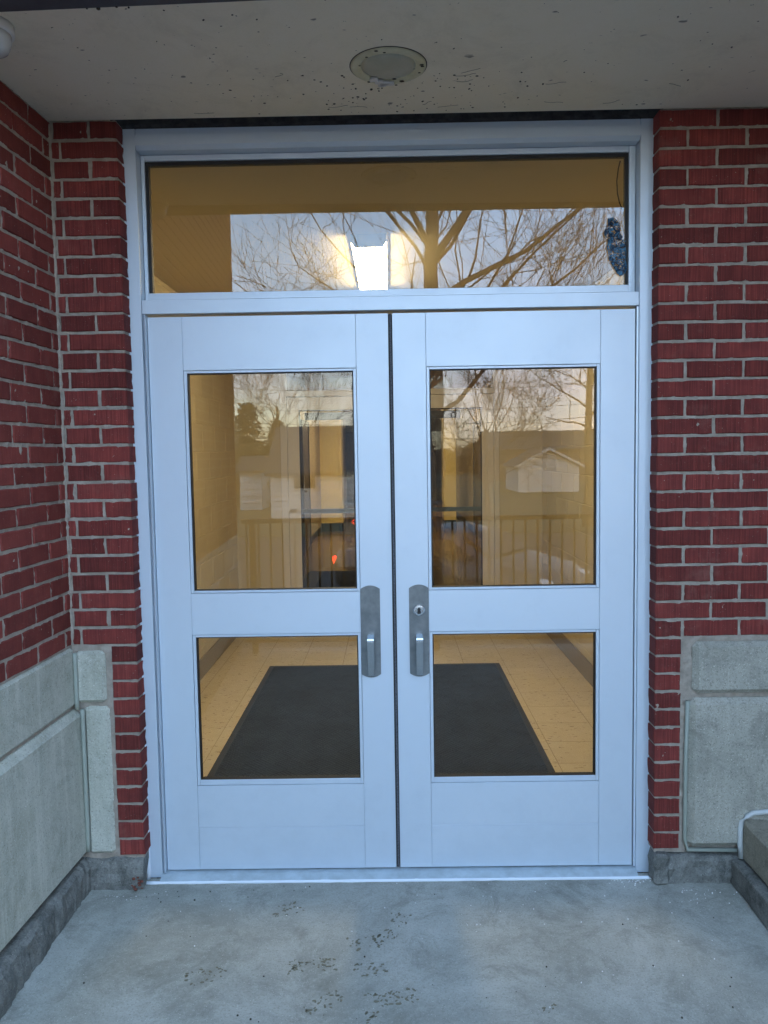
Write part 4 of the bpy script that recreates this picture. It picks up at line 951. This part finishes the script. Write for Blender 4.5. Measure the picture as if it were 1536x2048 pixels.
evergreen((-6.2, Yo(44), G0), 4.7, 1.5, 2, 'shorter dark evergreen next to the house')
evergreen((-9.9, Yo(45), G0), 6.2, 1.8, 3, 'broad dark evergreen at the outer end of the row')
bm = bmesh.new(); rn = random.Random(4)
vs, fs = [], []
for i in range(16000):
    x = rn.uniform(-60, 70); hgt = 3.6 + 1.3 * noise.noise(Vector((x * .2, 0, 0))) + .8 * noise.noise(Vector((x * .9, 3, 0))); c = Vector((x, Yo(100) + rn.uniform(-2, 2), G0 + hgt * rn.random())); s = rn.uniform(.3, .7)
    u = Vector((rn.gauss(0, 1), rn.gauss(0, 1), rn.gauss(0, 1))).normalized() * s; v = u.cross(Vector((rn.gauss(0, 1), rn.gauss(0, 1), rn.gauss(0, 1)))).normalized() * s * .6
    k = len(vs); vs += [c - v, c + u, c + v]; fs.append((k, k + 1, k + 2))
me = bpy.data.meshes.new('treeline'); me.from_pydata(vs, [], fs); me.materials.append(BARK); bm.free()
tag(link('treeline', me), 'brown winter treeline along the horizon', 'treeline', kind='stuff')

def pole(x, y, label):
    e = empty('utility_pole', (x, y, G0), label, 'utility pole', 'utility poles along the street')
    bm = bmesh.new(); tube(bm, [Vector((0, 0, 0)), Vector((0, 0, 8.6))], [.15, .10], 10); link('shaft', mesh_from(bm, 'shaft', BARK), e)
    bm = bmesh.new(); bm_box(bm, -1.1, 1.1, -.06, .06, 7.2, 7.34, .01); link('cross_arm', mesh_from(bm, 'cross_arm', BARK), e)
pole(-16, Yo(48), 'wooden utility pole beyond the evergreens'); pole(19, Yo(48), 'wooden utility pole beyond the garage')
for k, z in enumerate((3.2, 4.1, 4.9, 6.1)):
    bm = bmesh.new(); tube(bm, [Vector((-16 + 35 * i / 20, Yo(48), z - .8 * (1 - (2 * i / 20 - 1) ** 2))) for i in range(21)], .014, 4)
    o = link('power_line', mesh_from(bm, 'power_line', WIREM)); tag(o, ['lowest', 'second lowest', 'second highest', 'highest'][k] + ' overhead wire strung between the utility poles', 'wire', 'overhead wires')

# parked car, seen mirrored in the lower door glass
def car():
    e = empty('parked_car', (1.12, Yo(14.2), -1.15), 'silver parked car with a lit red tail lamp beyond the railing', 'car', rotz=math.radians(38))
    # length along x (front at +x), width along y
    side = [(-2.2, .35), (-2.25, .75), (-2.1, .95), (-1.5, 1.02), (-.9, 1.40), (-.1, 1.46), (.5, 1.34), (1.15, .98), (1.9, .84), (2.22, .66), (2.25, .35), (1.85, .22), (-1.9, .22)]
    bm = bmesh.new(); n = len(side); rings = []
    for (yy, s, dz) in ((-.88, .93, 0), (-.80, .985, .02), (-.5, 1, .03), (0, 1, .035), (.5, 1, .03), (.80, .985, .02), (.88, .93, 0)):
        ring = []
        for (x, z) in side:
            tum = (1.46 - min(z, 1.46)); k = yy * (1 - .22 * max(0, (z - .95) / .5)); ring.append(bm.verts.new((x * s, k, z + (dz if z > .5 else 0))))
        rings.append(ring)
    bm.faces.new(rings[0]); bm.faces.new(rings[-1][::-1])
    for a, b in zip(rings, rings[1:]):
        for i in range(n): bm.faces.new((a[i], a[(i + 1) % n], b[(i + 1) % n], b[i]))
    bmesh.ops.triangulate(bm, faces=[f for f in bm.faces if len(f.verts) > 4])
    link('body', mesh_from(bm, 'body', CARP, True), e)
    for s in (-1, 1):
        bm = bmesh.new(); q = [(-1.35, 1.03), (-.85, 1.33), (-.1, 1.39), (.42, 1.28), (.98, 1.0)]
        vs = [bm.verts.new((x, s * (.885 * (1 - .22 * max(0, (z - .95) / .5)) + .012), z)) for x, z in q]; bm.faces.new(vs); vv = [bm.verts.new((x.co.x, x.co.y * .94, x.co.z)) for x in vs]; bm.faces.new(vv[::-1])
        for i in range(5): bm.faces.new((vs[i], vv[i], vv[(i + 1) % 5], vs[(i + 1) % 5]))
        link('side_window', mesh_from(bm, 'side_window', CARG), e)
    for a, b, nm in ((((.55, 1.355), (1.12, 1.03)), .62, 'windscreen'), (((-1.42, 1.085), (-.95, 1.40)), .6, 'rear_window')):
        (xa, za), (xb, zb) = a; bm = bmesh.new(); o = .012
        vs = [bm.verts.new(p) for p in ((xa, -b, za + o), (xb, -b - .05, zb + o), (xb, b + .05, zb + o), (xa, b, za + o))]; vt = [bm.verts.new(v.co + Vector((0, 0, .03))) for v in vs]
        bm.faces.new(vs[::-1]); bm.faces.new(vt)
        for i in range(4): bm.faces.new((vs[i], vt[i], vt[(i + 1) % 4], vs[(i + 1) % 4]))
        link(nm, mesh_from(bm, nm, CARG), e)
    for x in (-1.4, 1.4):
        for s in (-1, 1):
            bm = bmesh.new(); lathe(bm, [(.20, -.11), (.31, -.11), (.335, -.08), (.335, .08), (.31, .11), (.20, .11)], 24, (0, 0, 0), 'y'); wh = link('wheel', mesh_from(bm, 'wheel', TYRE, True), e, (x, s * .80, .335))
            bm = bmesh.new(); lathe(bm, [(.205, -.115), (.17, -.10), (.03, -.118)], 20, (0, 0, 0), 'y') if s < 0 else lathe(bm, [(.205, .115), (.17, .10), (.03, .118)], 20, (0, 0, 0), 'y'); link('rim', mesh_from(bm, 'rim', STEEL_B), wh)
    for s in (-1, 1):
        bm = bmesh.new(); bmesh.ops.create_uvsphere(bm, u_segments=14, v_segments=8, radius=1, matrix=Matrix.Translation((2.02, s * .66, .70)) @ Matrix.Diagonal((.22, .17, .07, 1))); link('headlight', mesh_from(bm, 'headlight', HEADL, True), e)
        bm = bmesh.new(); bm_box(bm, -2.24, -2.10, min(s * .62, s * .85), max(s * .62, s * .85), .72, .86, .02); link('tail_lamp', mesh_from(bm, 'tail_lamp', REDL if s > 0 else REDOFF), e)
        bm = bmesh.new(); bm_box(bm, 2.02, 2.12, min(s * .80, s * .86), max(s * .80, s * .86), .50, .56, .01); link('marker_lamp', mesh_from(bm, 'marker_lamp', ORANGEL), e)
car()
